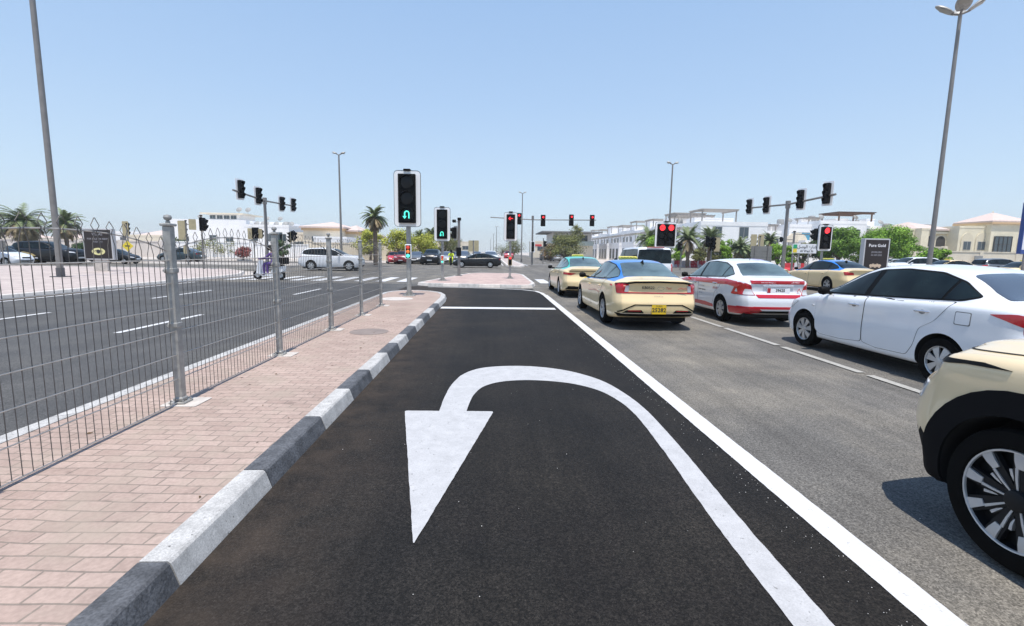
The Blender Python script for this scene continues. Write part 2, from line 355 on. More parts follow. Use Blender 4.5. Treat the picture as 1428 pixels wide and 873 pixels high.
# median with the fence (kerb stones painted black and white on the turning-lane side)
brk = [-3, -1.9, -.8, .25, 1.2, 2.13, 3.08, 4.12, 4.98, 5.8, 6.8, 7.55, 8.35, 9.3, 10.3, 11.3, 12.3, 13.4]
nose = [(-1.44, 15.1), (-1.52, 16.2), (-1.75, 17.1), (-2.2, 17.7), (-2.8, 17.95), (-3.3, 17.85), (-3.65, 17.4), (-3.8, 16.8)]
med = [(-1.44, y) for y in brk]+nose+[(-3.8, -3)]
def medpat(p, k):
    if p.x < -1.6 or p.y > 15.2: return 0
    i = sum(1 for y in brk if y <= p.y)
    return 0 if i % 2 == 0 else 1
kerbed('median_paving', med, .13, .19, PAVE, [KW, KB], 1.4, 'median_kerb', medpat)
isl = [(-3.45, 22.3), (-2.9, 21.65), (-1.5, 21.5), (1.3, 21.1), (1.85, 21.5), (2.1, 23.0), (2.1, 31.5), (1.7, 33.1), (-.9, 33.2), (-1.6, 32.2), (-2.9, 25.5)]
kerbed('island_paving', isl, .14, .2, PAVEI, [KC, KW], .9, 'island_kerb', lambda p, k: k % 2)
lp = [(-13.9, -8), (-13.9, 25.5), (-14.3, 28), (-15.6, 31), (-18, 33.6), (-21, 34.3), (-75, 34.3), (-75, -8)]
kerbed('left_pavement', lp, .15, .18, PAVEF, [KC], 1.0, 'left_kerb')
# splitter between the cross street's carriageways and the far corners
kerbed('cross_street_median', [(-70, 46.2), (-19, 46.2), (-18.2, 46.9), (-19, 47.6), (-70, 47.6)], .16, .2, PAVEF, [KC], 2., 'cross_street_kerb')
kerbed('far_median', [(1.6, 54), (2.3, 51), (3.1, 51), (3.7, 54), (3.7, 300), (1.6, 300)], .15, .25, PAVEF, [KC], 3., 'far_median_kerb')
kerbed('far_left_pavement', [(-110, 62), (-13, 62), (-11, 63), (-10.2, 65.5), (-10.2, 400), (-30, 400), (-110, 400)], .15, .25, SAND, [KC], 3., 'far_left_kerb')
kerbed('far_right_pavement', [(16.4, 66), (17.2, 63.2), (19, 62), (160, 62), (160, 400), (16.4, 400)], .15, .25, SAND, [KC], 3., 'far_right_kerb')
kerbed('right_splitter_paving', [(9.5, 25.6), (10.1, 24.9), (16.5, 26.0), (17.5, 27.4), (16.8, 29.5), (10.6, 31.5), (9.6, 30.6)], .14, .2, PAVEF, [KC, KW], .9, 'right_splitter_kerb', lambda p, k: k % 2)
kerbed('right_pavement', [(21.5, -10), (150, -10), (150, 31.8), (24.5, 31.8), (22.5, 30.6), (21.5, 28)], .15, .2, PAVEF, [KC], 1., 'right_kerb')

# ------------------------------------------------------------------ road markings
def rag(p):
    '''hand-sprayed edges: a few millimetres of wander where the camera is close'''
    o = []; r = random.Random(int(p[0][0]*97+p[0][1]*31)); n = len(p)
    for i in range(n):
        a, c = Vector(p[i]), Vector(p[(i+1) % n]); L = (c-a).length; k = int(L/.05) if (min(a.y, c.y) < 8 and min(a.y, c.y) > -6 and a.x > -2 and L > .1 and max(a.y, c.y) < 22) else 1
        for j in range(max(1, k)):
            q = a.lerp(c, j/max(1, k)); o.append((q.x+r.uniform(-.002, .002)*(k > 1), q.y+r.uniform(-.002, .002)*(k > 1)))
    return o
def mark(name, polys, m=WMARK, z=.012):
    b = MB()
    for p in polys: b.sheet(rag(p), z)
    return struct(b.build(name, m))
def rect(x0, x1, y0, y1): return [(x0, y0), (x1, y0), (x1, y1), (x0, y1)]
def band(c, w):
    c = [Vector(p) for p in c]; L, R = [], []
    for i, p in enumerate(c):
        d = (c[min(i+1, len(c)-1)]-c[max(i-1, 0)]).normalized(); n = Vector((-d.y, d.x))*w/2; L.append(p+n); R.append(p-n)
    return [[(L[i].x, L[i].y), (R[i].x, R[i].y), (R[i+1].x, R[i+1].y), (L[i+1].x, L[i+1].y)] for i in range(len(c)-1)]
mark('lane_edge_line', [rect(1.90, 2.08, -5, 17.8)]+band([(1.967, 17.8), (1.95, 18.6), (1.8, 19.5), (1.3, 20.2), (.2, 20.7), (-1.5, 21.05), (-2.8, 21.2)], .15))
mark('stop_line', [[(-1.42, 13.2), (1.8, 13.2), (1.8, 13.62), (-1.42, 13.62)]])
outer = resample([(1.47, -3), (1.49, 1.8), (1.565, 3.6), (1.585, 4.6), (1.52, 5.25), (1.36, 5.82), (1.05, 6.25), (.65, 6.48), (.25, 6.52), (-.12, 6.4), (-.35, 6.08), (-.46, 5.6), (-.5, 5.1), (-.51, 4.6)], 4)
inner = resample([(1.28, -3), (1.31, 1.8), (1.40, 3.6), (1.43, 4.5), (1.37, 5.0), (1.24, 5.36), (1.0, 5.62), (.7, 5.75), (.4, 5.78), (.12, 5.7), (-.08, 5.5), (-.18, 5.2), (-.22, 4.9), (-.24, 4.6)], 4)
head = rpoly([(-.85, 4.62), (-.41, 2.42), (.03, 4.6)], .035)
mark('turn_arrow', [outer+inner[::-1]], AMARK)
lines = []
for a, c in ((11.95, 10.3), (10.15, 8.2), (8.05, 6.25), (6.1, 4.3), (4.15, 2.4), (13.8, 12.1), (15.6, 13.95), (17.4, 15.75), (2.2, .2)): lines.append(rect(5.05, 5.17, c, a))
for y in range(-2, 23, 5): lines.append(rect(8.3, 8.42, y, y+2.6)); lines.append(rect(11.6, 11.72, y+1, y+3.6))
mark('lane_dashes', lines, WMARK2)
lines = []
for y in (-4.2, 1.2, 8.9, 16.8): lines.append(rect(-6.9, -6.77, y, y+2.6))
for y in (-5.5, 2.2, 8.4, 15): lines.append(rect(-10.45, -10.32, y, y+3.2))
lines.append(rect(-13.6, -13.48, -4, 22.5))
mark('left_lane_dashes', lines, WMARK)
struct(MB().sheet(rag(head), .0135).build('turn_arrow_head', AMARK))
z = []
x = -13.4
while x < -4.2: z.append(rect(x, x+.52, 24.4, 28.3)); x += 1.07
x = 2.5
while x < 9: z.append(rect(x, x+.55, 24.6, 28.2)); x += 1.1
mark('zebra_crossing', z)
def arrow(cx, y):
    return [rect(cx-.09, cx+.09, y, y+1.9), [(cx-.38, y+1.9), (cx+.38, y+1.9), (cx, y+3.4)]]
mark('lane_arrow', arrow(3.5, 14.4)[:1]+[[(3.05, 16.0), (3.95, 16.0), (3.35, 17.8)]])
mark('cross_street_lines', [rect(-70, -16, 38.2, 38.35), rect(-70, -16, 54, 54.15)]+[rect(-10+1.9*i*2, -10+1.9*i*2+1.4, 44, 44.14) for i in range(12)]+[rect(4.2, 15.8, 62, 62.5), rect(-10, 1.4, 58.4, 58.9)]
     + [rect(-6.6, -6.48, 62+8*i, 65+8*i) for i in range(20)]+[rect(-3, -2.88, 62+8*i, 65+8*i) for i in range(20)]+[rect(8, 8.12, 64+8*i, 67+8*i) for i in range(20)]+[rect(12, 12.12, 64+8*i, 67+8*i) for i in range(20)]+[rect(1.2, 1.32, 56, 250), rect(4.1, 4.22, 56, 250)])
# asphalt patches and a thin tar seam; surface drain lids in the paving
struct(MB().lathe([(0, 0), (.34, 0), (.34, .004), (0, .004)], 20, 'Z', (-2.2, 8.6, .125)).build('drain_lid', mat('dusty_iron', (.22, .18, .16), .8, var=.2)))
struct(MB().lathe([(0, 0), (.5, 0), (.5, .004), (0, .004)], 24, 'Z', (-2.9, 14.6, .125)).build('drain_lid', CONC))
# loose chips and leaves scattered over the road and the paving
gb = MB(); rnd = random.Random(3)
for k in range(420):
    if k < 340: x, y, zz = rnd.gauss(1.80, .07) if rnd.random() < .75 else rnd.uniform(-1.2, 4.5), rnd.uniform(1.2, 10), .012
    else: x, y, zz = rnd.uniform(-3.6, -1.7), rnd.uniform(1, 14), .125
    r = rnd.uniform(.0012, .0036); gb.lathe([(r, 0), (r*.7, r*.7), (0, r)], 5, 'Z', (x, y, zz), False)
struct(gb.build('loose_grit', mat('pale_grit', (.55, .53, .5), .9)), 'stuff')
lb = MB()
for k in range(46):
    x, y = rnd.uniform(-3.7, -1.7), rnd.uniform(1.2, 12); a = rnd.uniform(0, 6.28); r = rnd.uniform(.012, .028)
    lb.add([(x+r*cos(a), y+r*sin(a), .128), (x+r*.4*cos(a+1.6), y+r*.4*sin(a+1.6), .136), (x-r*cos(a), y-r*sin(a), .130), (x+r*.4*cos(a-1.6), y+r*.4*sin(a-1.6), .128)], [(0, 1, 2, 3)])
struct(lb.build('leaf_litter', mat('dry_leaf', (.12, .075, .035), .9)), 'stuff')

# ------------------------------------------------------------------ fence on the median
FX = -2.92
fence = empty('metal_fence', (FX, 6.6, .13), 0, 'galvanised wire mesh fence with hooped tops and square posts along the brick median', 'fence')
py = [.2, 2.33, 4.5, 6.62, 8.76, 10.8, 12.7]
for k, y in enumerate(py):
    if k == 0: continue
    t = 1.70 if k < 6 else 1.68
    b = MB(); w = .033; y_ = y-6.6
    b.box(-w, w, y_-w, y_+w, 0, t-.06, bev=.006)
    for zz in (1.22, .72): b.box(-w-.008, w+.008, y_-w-.008, y_+w+.008, zz, zz+.045, bev=.004); b.cyl((-.03, y_-w-.012, zz+.022), (-.03, y_-w-.026, zz+.022), .012, n=6)
    b.cyl((0, y_+.012, .01), (0, y_+.012, t-.1), .004, n=4)
    p = b.build('post', GALV, fence, 30)
    c = MB().box(-w-.014, w+.014, y_-w-.014, y_+w+.014, t-.06, t-.035, bev=.006)
    c.lathe([(0, -.03), (.018, -.028), (.02, -.01), (.012, 0), (.028, .01), (.034, .028), (.028, .046), (0, .055)], 12, 'Z', (0, y_, t-.01), False)
    c.build('cap', GALV, p, 30)
    d = MB().box(-.07, .07, y_-.07, y_+.07, .002, .02, bev=.004); d.box(-.043, .043, y_-.043, y_+.043, .02, .06, bev=.01)
    for sx in (-1, 1):
        for sy in (-1, 1): d.cyl((sx*.055, y_+sy*.055, .02), (sx*.055, y_+sy*.055, .035), .009, n=6)
    d.build('base_plate', GALV, p, 30)
    MB().prism(rrect(-.13, .20, y_-.12, y_+.16, .02), -.004, .0015).build('concrete_pad', CONC, p)
for k in range(len(py)-1):
    y0, y1 = py[k]+.045-6.6, py[k+1]-.045-6.6; L = y1-y0
    def arch(y): t = (y-y0)/L*2-1; return 1.42+.145*(1-abs(t)**2.4)
    b = MB()
    n = 30; ys = [y0+L*(i+.5)/n for i in range(n)]
    for i in range(0, n, 2):
        ya, yb = ys[i], ys[i+1]; mid = (ya+yb)/2; h = arch(mid); s = L/n/2; tall = .085+.02*rnd.random()
        for sg, yy in ((-1, ya), (1, yb)):
            lean = rnd.uniform(-.004, .004)
            b.tube([(0, yy, .02), (0, yy, h-.09), (0, mid+sg*.014, h-.02), (0, mid+sg*.010, h+.005), (lean, mid+sg*(s+.004), h+.045), (lean, mid+sg*.003, h+tall)], .0029, 5)
    b.build('wire_infill', WIRE, fence, 40)
    r = MB()
    for zz in (.02, .24, .463, .684, .90, 1.13, 1.335): r.tube([(.007, y0-.03, zz), (.007, y1+.03, zz)], .0048, 6)
    r.tube([(-.006, y0+L*j/16, arch(y0+L*j/16)) for j in range(17)], .006, 6)
    r.build('rail', RAILM, fence, 40)

# ------------------------------------------------------------------ car bodies
def paintm(name, col, rough=.3, coat=.8, metal=0): return mat(name, col, rough, metal, coat=coat, var=.03, vscale=2)
CREAM = paintm('cream_paint', (.82, .64, .36)); CREAMS = paintm('pearl_cream_paint', (.78, .62, .38), .3)
WPAINT = paintm('white_paint', (.74, .76, .79)); RPAINT = paintm('red_paint', (.52, .01, .025)); BPAINT = paintm('blue_paint', (.02, .19, .62))
GPAINT = paintm('turquoise_paint', (.03, .50, .40)); PPAINT = paintm('purple_paint', (.27, .13, .62)); KPAINT = paintm('black_paint', (.005, .005, .006), .35, .12)
GYPAINT = paintm('grey_paint', (.13, .14, .15), .3, .8, .3); SPAINT = paintm('silver_paint', (.45, .46, .47), .35, .8, .4)
DRPAINT = paintm('maroon_paint', (.22, .012, .02)); GOLDP = paintm('gold_paint', (.42, .34, .16), .35, .8, .3); DKB = paintm('dark_teal_paint', (.03, .05, .06))
SPEC = {
 'sunny': dict(yf=2.13, yr=-2.34, wb=1.3, r=.305, ra=.345, w=.848, zhub=.305,
  top=[(2.13, .60), (2.06, .70), (1.9, .80), (1.5, .925), (1.08, 1.02), (.35, 1.385), (.05, 1.463), (-.5, 1.5), (-1.0, 1.465), (-1.35, 1.385), (-1.9, 1.13), (-2.15, 1.095), (-2.29, 1.075), (-2.34, 1.02)],
  belt=[(2.13, .56), (1.9, .73), (1.5, .855), (1.05, .935), (0, .985), (-1, 1.03), (-1.6, 1.045), (-2.2, 1.02), (-2.34, .95)],
  bot=[(2.13, .30), (2.0, .2), (1.2, .19), (-1.5, .2), (-2.1, .24), (-2.34, .33)],
  plan=[(2.13, .64), (1.98, .74), (1.75, .80), (1.35, .84), (0, .848), (-1.4, .842), (-1.9, .81), (-2.2, .765), (-2.34, .70)],
  wr=[(2.1, .48), (1.08, .66), (.3, .565), (-.4, .575), (-1.1, .555), (-1.7, .60), (-1.95, .62), (-2.3, .60)],
  rear=[(.3, .05), (.42, .0), (.55, -.0), (.68, .03), (.8, .09), (1.0, .06), (1.08, .03)], front=[(.3, .03), (.5, -.02), (.62, .04), (.8, .12)]),
 'sonata': dict(yf=2.36, yr=-2.54, wb=1.42, r=.335, ra=.375, w=.93, zhub=.335,
  top=[(2.36, .56), (2.27, .68), (2.05, .78), (1.5, .90), (1.0, .985), (.22, 1.33), (-.1, 1.415), (-.6, 1.445), (-1.1, 1.40), (-1.6, 1.265), (-2.05, 1.10), (-2.3, 1.06), (-2.49, 1.05), (-2.54, 1.0)],
  belt=[(2.36, .52), (2.05, .70), (1.5, .82), (1.0, .895), (0, .93), (-1, .965), (-1.7, .99), (-2.2, .985), (-2.54, .92)],
  bot=[(2.36, .28), (2.2, .18), (1.3, .17), (-1.6, .18), (-2.2, .23), (-2.54, .31)],
  plan=[(2.36, .70), (2.2, .81), (1.9, .88), (1.4, .922), (0, .918), (-.9, .915), (-1.5, .93), (-2.05, .90), (-2.35, .85), (-2.54, .78)],
  wr=[(2.3, .5), (1.0, .70), (.25, .60), (-.4, .605), (-1.1, .58), (-1.7, .57), (-2.1, .64), (-2.5, .66)],
  rear=[(.3, .06), (.40, .0), (.55, -.01), (.66, .03), (.80, .075), (.93, .06), (1.02, .0)], front=[(.3, .03), (.5, -.02), (.62, .04), (.8, .12)]),
 'suv': dict(yf=2.22, yr=-2.40, wb=1.38, r=.365, ra=.415, w=.945, zhub=.365,
  top=[(2.22, .88), (2.16, 1.02), (1.95, 1.11), (1.5, 1.165), (1.02, 1.21), (.4, 1.52), (.1, 1.63), (-.6, 1.69), (-1.5, 1.66), (-1.95, 1.58), (-2.15, 1.42), (-2.32, 1.05), (-2.4, .95)],
  belt=[(2.22, .84), (1.95, 1.01), (1.5, 1.07), (1.0, 1.09), (0, 1.07), (-1.2, 1.11), (-1.9, 1.13), (-2.3, 1.0), (-2.4, .92)],
  bot=[(2.22, .34), (2.05, .24), (1.3, .24), (-1.5, .24), (-2.1, .28), (-2.4, .38)],
  plan=[(2.22, .79), (2.1, .87), (1.9, .92), (1.4, .945), (0, .935), (-1.4, .94), (-2.0, .91), (-2.4, .80)],
  wr=[(2.2, .6), (1.0, .72), (.35, .64), (-.4, .65), (-1.5, .64), (-2.0, .62), (-2.4, .68)],
  rear=[(.35, .04), (.6, -.02), (.9, .03), (1.1, .04)], front=[(.35, .05), (.6, -.02), (.8, .02), (.95, .08)]),
 'van': dict(yf=2.5, yr=-2.5, wb=1.5, r=.37, ra=.42, w=.97, zhub=.37,
  top=[(2.5, .95), (2.4, 1.05), (2.0, 1.14), (1.5, 1.2), (.95, 1.7), (.6, 1.88), (0, 1.93), (-1.5, 1.94), (-2.2, 1.92), (-2.38, 1.82), (-2.46, 1.2), (-2.5, 1.0)],
  belt=[(2.5, .85), (2.0, 1.02), (1.5, 1.1), (0, 1.15), (-2.3, 1.16), (-2.5, .96)],
  bot=[(2.5, .34), (2.3, .26), (-2.3, .28), (-2.5, .38)],
  plan=[(2.5, .80), (2.2, .92), (1.5, .97), (-2.2, .96), (-2.5, .90)],
  wr=[(2.4, .65), (1.4, .75), (.7, .78), (-2.2, .80), (-2.45, .84)],
  rear=[(.35, 0), (1, 0.02), (1.9, .05)], front=[(.35, .05), (.7, 0), (1, .08)]),
}
ND = 4
def loft(sp, hi=True):
    f = {k: pchip(sp[k]) for k in ('top', 'belt', 'bot', 'plan', 'wr', 'rear', 'front')}
    yf, yr = sp['yf'], sp['yr']
    ends = [0, .012, .03, .06, .1, .16, .24]
    n = 84 if hi else 26
    ys = [yr+e for e in (ends if hi else ends[::2])]+[yr+.3+(yf-yr-.6)*i/n for i in range(n+1)]+[yf-e for e in (ends if hi else ends[::2])[::-1]]
    nd = ND if hi else 1
    rings = []
    for y in ys:
        dr, df = y-yr, yf-y; d = min(dr, df); c = 1 if d > .16 else sqrt(max(0, 1-(1-d/.16)**2)); c2 = 1 if d > .05 else sqrt(max(0, 1-(1-d/.05)**2))
        w = f['plan'](y)*(1-.05*(1-c)); zb = f['bot'](y)+.02*(1-c2); t = f['top'](y)-.025*(1-c2); bl = min(f['belt'](y), t-.012); wr = min(f['wr'](y), w*.86)
        gh = t-bl; drop = min(.085, gh*.4); z1 = t-drop; h = bl-zb
        P = [(0, zb), (.55*w, zb), (.86*w, zb+.005), (.95*w, zb+.035), (.98*w, zb+.12), (w, zb+.42*h), (.995*w, zb+.66*h), (.985*w, bl-min(.09, .2*h)), (.965*w, bl-min(.03, .08*h)), (.925*w, bl),
             (.905*w+.0*(wr-w), bl+.03*gh)]
        x0 = .905*w
        for q in (.3, .65): P.append((x0+(wr-x0)*q+.012*min(1, gh/.3), bl+.03*gh+(z1-bl-.03*gh)*q))
        P += [(wr, z1), (.90*wr, z1+.55*drop), (.6*wr, t-.16*drop), (0, t)]
        R_ = resample(P, nd); rings.append((y, R_, c))
    m = len(rings[0][1]); BI = 9*nd
    b = MB(); 
    V = []
    for y, R_, c in rings:
        for x, z in R_: V.append([x, y, z])
        for x, z in R_[1:-1][::-1]: V.append([-x, y, z])
    W_ = 2*m-2
    cowl, back = sp.get('cowl', 1.05 if sp is not SPEC['van'] else 1.5), sp['top'][-4][0]+.02
    F_ = []; M_ = []
    def idx(j): return j if j < m else 2*m-2-j
    for i in range(len(ys)-1):
        for k in range(W_):
            k2 = (k+1) % W_; F_.append((i*W_+k, i*W_+k2, (i+1)*W_+k2, (i+1)*W_+k)); lo = min(idx(k), idx(k2)); ym = (ys[i]+ys[i+1])/2
            M_.append(1 if (lo >= BI and back < ym < cowl) else 0)
    # end caps as rows joining the left and right of each ring point
    for i, rev in ((0, True), (len(ys)-1, False)):
        K = 8; prev = None
        for j in range(0, m):
            a = i*W_+j; 
            if j in (0, m-1): row = [a]*(K+1)
            else:
                c = i*W_+(W_-j); row = [a]
                xa, ya, za = V[a]
                for q in range(1, K): V.append([xa*(1-2*q/K), ya, za]); row.append(len(V)-1)
                row.append(c)
            if prev:
                for q in range(K):
                    fc = [prev[q], row[q], row[q+1], prev[q+1]]; fc2 = []
                    for z in fc:
                        if z not in fc2: fc2.append(z)
                    if len(fc2) > 2: F_.append(tuple(fc2 if rev else fc2[::-1])); M_.append(0)
            prev = row
    for v in V:
        x, y, z = v; dr, df = y-yr, yf-y
        if dr < .45: k = (1-dr/.45)**1.0; k = k*k*(3-2*k); v[1] += f['rear'](z)*k+.10*(abs(x)/sp['w'])**2.6*k
        if df < .45: k = (1-df/.45); k = k*k*(3-2*k); v[1] -= f['front'](z)*k+.16*(abs(x)/sp['w'])**2.4*k
    me = bpy.data.meshes.new('body'); me.from_pydata(V, [], F_)
    bm = bmesh.new(); bm.from_mesh(me)
    for fc, mi in zip(bm.faces, M_): fc.material_index = mi
    bmesh.ops.recalc_face_normals(bm, faces=bm.faces); bmesh.ops.triangulate(bm, faces=bm.faces); bm.to_mesh(me); bm.free()
    return me
def arches(me, sp, hi=True):
    o = bpy.data.objects.new('tmp_body', me); C.objects.link(o); cut = []
    for q in range(3): me.materials.append(BLKM)
    b = MB().mi(2)
    for sy in (-1, 1):
        for sx in (-1, 1): b.cyl((sx*(sp['w']-.27), sy*sp['wb'], sp['zhub']+.01), (sx*(sp['w']+.2), sy*sp['wb'], sp['zhub']+.01), sp['ra'], n=40 if hi else 18)
    c = b.build('tmp_cut', [BLKM, BLKM, BLKM])
    md = o.modifiers.new('b', 'BOOLEAN'); md.operation = 'DIFFERENCE'; md.object = c; md.solver = 'EXACT'; md.material_mode = 'INDEX'
    dg = bpy.context.evaluated_depsgraph_get(); dg.update(); r = bpy.data.meshes.new_from_object(o.evaluated_get(dg))
    bpy.data.objects.remove(o); bpy.data.objects.remove(c); return r
BODY = {}
def body_mesh(kind, hi):
    if (kind, hi) not in BODY:
        sp = SPEC[kind]; raw = loft(sp, hi)
        bvh = BVHTree.FromPolygons([v.co for v in raw.vertices], [tuple(p.vertices) for p in raw.polygons])
        BODY[(kind, hi)] = (arches(raw, sp, hi), bvh)
    return BODY[(kind, hi)]
def patch(bvh, mode, poly, off, name, m, parent, grid=.04, skirt=.012, lift=None):
    P = []
    n = len(poly); ar = sum(poly[i][0]*poly[(i+1) % n][1]-poly[(i+1) % n][0]*poly[i][1] for i in range(n))
    if ar < 0: poly = poly[::-1]
    sc = 57.3*1.0 if mode == 'C' else 1.0
    for i in range(n):
        a, c = Vector(poly[i]), Vector(poly[(i+1) % n]); k = max(1, int((c-a).length/grid+.5))
        for j in range(k): P.append(a.lerp(c, j/k))
    nb = len(P); BD = list(P)
    xs = [p.x for p in P]; zs = [p.y for p in P]
    def inside(x, y):
        r = False
        for i in range(nb):
            a, c = BD[i], BD[i-1]
            if (a.y > y) != (c.y > y) and x < (c.x-a.x)*(y-a.y)/(c.y-a.y)+a.x: r = not r
        return r
    x = min(xs)+grid/2
    while x < max(xs):
        y = min(zs)+grid/2
        while y < max(zs):
            if inside(x, y) and min((p.x-x)**2+(p.y-y)**2 for p in P[:nb]) > (grid*.4)**2: P.append(Vector((x, y)))
            y += grid
        x += grid
    vs, _, fs, _, _, _ = delaunay_2d_cdt(P, [(i, (i+1) % nb) for i in range(nb)], [], 0, 1e-5)
    fs = [f for f in fs if inside(sum(vs[i].x for i in f)/3, sum(vs[i].y for i in f)/3)]
    out = []; ok = []
    for v in vs:
        u, w = v.x, v.y
        if mode == 'L': o, d = Vector((-3, u, w)), Vector((1, 0, 0))
        elif mode == 'R': o, d = Vector((3, u, w)), Vector((-1, 0, 0))
        elif mode == 'B': o, d = Vector((u, -6, w)), Vector((0, 1, 0))
        elif mode == 'F': o, d = Vector((u, 6, w)), Vector((0, -1, 0))
        elif mode == 'T': o, d = Vector((u, w, 4)), Vector((0, 0, -1))
        loc, nor, _, _ = bvh.ray_cast(o, d)
        if loc is None: out.append(Vector((0, 0, 0))); ok.append(False); continue
        out.append(loc-d*off*1.0 if nor is None else loc+(nor*off if nor.dot(d) < 0 else -nor*off)); ok.append(True)
    F_ = [tuple(f) for f in fs if all(ok[i] for i in f)]
    flip = mode in ('L', 'F')
    if mode == 'L': F_ = [f[::-1] for f in F_]
    if mode == 'F': F_ = [f[::-1] for f in F_]
    b = MB(); b.v = [tuple(v) for v in out]; b.f = [list(f) for f in F_]; b.m = [0]*len(F_)
    if not F_: return None
    # rim: drop the outline back into the body
    cnt = {}
    for f in F_:
        for i in range(3):
            e = (f[i], f[(i+1) % 3]); cnt[e] = 1
    bd = [e for e in cnt if (e[1], e[0]) not in cnt]; low = {}
    dd = {'L': Vector((1, 0, 0)), 'R': Vector((-1, 0, 0)), 'B': Vector((0, 1, 0)), 'F': Vector((0, -1, 0)), 'T': Vector((0, 0, -1))}[mode]
    used = set(i for f in F_ for i in f)
    for e in bd:
        for i in e:
            if i not in low: low[i] = len(b.v); b.v.append(tuple(out[i]+dd*(off+.004)))
        b.f.append([e[1], e[0], low[e[0]], low[e[1]]]); b.m.append(0)
    keep = sorted(used | set(low.values())); mp = {k: i for i, k in enumerate(keep)}
    b.v = [b.v[k] for k in keep]; b.f = [[mp[i] for i in f] for f in b.f]
    return b.build(name, m, parent, 35)
CHECK = bpy.data.materials.new('checker'); CHECK.use_nodes = True; _n = CHECK.node_tree.nodes; _t = _n.new('ShaderNodeTexCoord'); _c = _n.new('ShaderNodeTexChecker'); _c.inputs['Scale'].default_value = 25; _c.inputs['Color1'].default_value = (.02, .02, .02, 1); _c.inputs['Color2'].default_value = (.8, .68, .05, 1)
CHECK.node_tree.links.new(_t.outputs['Object'], _c.inputs[0]); CHECK.node_tree.links.new(_c.outputs[0], _n['Principled BSDF'].inputs['Base Color'])
WM = {}
def wheel_meshes(r, style, width=.21):
    key = (r, style)
    if key in WM: return WM[key]
    rr = r*(.70 if style == 'suv' else .64); b = MB()
    hw = width/2
    b.lathe([(rr, hw-.02), (rr+.012, hw-.004), (r-.045, hw), (r-.018, hw-.008), (r-.004, hw-.03), (r, hw-.06), (r, -hw+.06), (r-.004, -hw+.03), (r-.02, -hw+.008), (rr, -hw+.01)], 40, 'X', close=False)
    for g in (-.045, 0, .045): pass
    ty = b
    d = MB().lathe([(rr+.002, hw-.03), (rr*.97, hw-.075), (rr*.3, hw-.085), (0, hw-.085)], 32, 'X', close=False)
    d.lathe([(rr+.001, -hw+.012), (rr*.9, -hw+.02), (0, -hw+.02)], 24, 'X', close=False)
    rm = MB()
    def spoke(a, r0, w0, r1, w1, x0, x1, th=.02):
        c, s = cos(a), sin(a); vs = []
        for rad, wd_, x in ((r0, w0, x0), ((r0+r1)/2, (w0+w1)/2, (x0+x1)/2+.004), (r1, w1, x1)):
            for sg in (-1, 1):
                p = (rad*c-sg*wd_*s, rad*s+sg*wd_*c); vs += [(x, *p), (x-th, *p)]
        fs = []
        for i in range(2):
            o = i*4; fs += [(o, o+2, o+6, o+4), (o+1, o+5, o+7, o+3), (o, o+4, o+5, o+1), (o+2, o+3, o+7, o+6)]
        fs += [(0, 1, 3, 2), (8, 10, 11, 9)]; rm.add(vs, fs)
    lip = [(rr+.003, hw-.018), (rr-.002, hw-.008), (rr*.955, hw-.012), (rr*.93, hw-.035)]
    if style == 'hubcap':
        rm.lathe(lip+[(rr*.90, hw-.03)], 32, 'X', close=False)
        for k in range(7): a = 2*pi*k/7+.2; spoke(a, rr*.18, rr*.10, rr*.92, rr*.245, hw-.012, hw-.022)
        rm.lathe([(rr*.24, hw-.02), (rr*.22, hw-.006), (rr*.1, hw-.002), (0, hw-.002)], 16, 'X', close=False)
    elif style == 'suv':
        rm.lathe([(rr+.003, hw-.018), (rr-.001, hw-.008), (rr*.965, hw-.010), (rr*.955, hw-.02)], 48, 'X', close=False)
        for k in range(9):
            a = 2*pi*k/9+.17; spoke(a, rr*.66, rr*.07, rr*.965, rr*.115, hw-.022, hw-.014)
            spoke(a+.09, rr*.2, rr*.016, rr*.66, rr*.03, hw-.035, hw-.024); spoke(a+.30, rr*.38, rr*.018, rr*.62, rr*.03, hw-.04, hw-.03)
    else:
        rm.lathe(lip, 32, 'X', close=False)
        for k in range(10): a = 2*pi*k/10+.2*(k % 2)+.1; spoke(a, rr*.18, rr*.055, rr*.95, rr*.085, hw-.03, hw-.018)
        rm.lathe([(rr*.2, hw-.035), (rr*.18, hw-.02), (0, hw-.018)], 16, 'X', close=False)
    bk = MB()
    if style == 'suv':
        for k in range(9):
            a = 2*pi*k/9+.17; c_, s_ = cos(a), sin(a)
            sp_ = MB()
            vs = []
            for rad, wd_, x in ((rr*.15, rr*.09, hw-.04), (rr*.95, rr*.16, hw-.022)):
                for sg in (-1, 1): p = (rad*c_-sg*wd_*s_, rad*s_+sg*wd_*c_); vs += [(x, *p), (x-.03, *p)]
            bk.add(vs, [(0, 2, 6, 4), (1, 5, 7, 3), (0, 4, 5, 1), (2, 3, 7, 6), (0, 1, 3, 2), (4, 6, 7, 5)])
        bk.lathe([(rr*.24, hw-.05), (rr*.2, hw-.02), (rr*.13, hw-.012), (0, hw-.012)], 20, 'X', close=False)
    res = []
    for nm, q, mt in (('wheel', d, RIMD), ('tyre', ty, RUB), ('rim', rm, RIM), ('spoke_frame', bk, RIMD)):
        if not q.v: continue
        o = q.build(nm, mt, None, 30); res.append((nm, o.data)); bpy.data.objects.remove(o)
    WM[key] = res; return res
def put_wheel(root, x, y, r, style):
    ms = wheel_meshes(r, style); base = None
    for nm, me in ms:
        o = bpy.data.objects.new(nm, me); C.objects.link(o)
        if base is None: o.parent = root; o.location = (x-(.105 if x > 0 else -.105), y, r); o.rotation_euler = (0, 0, 0 if x > 0 else pi); base = o
        else: o.parent = base
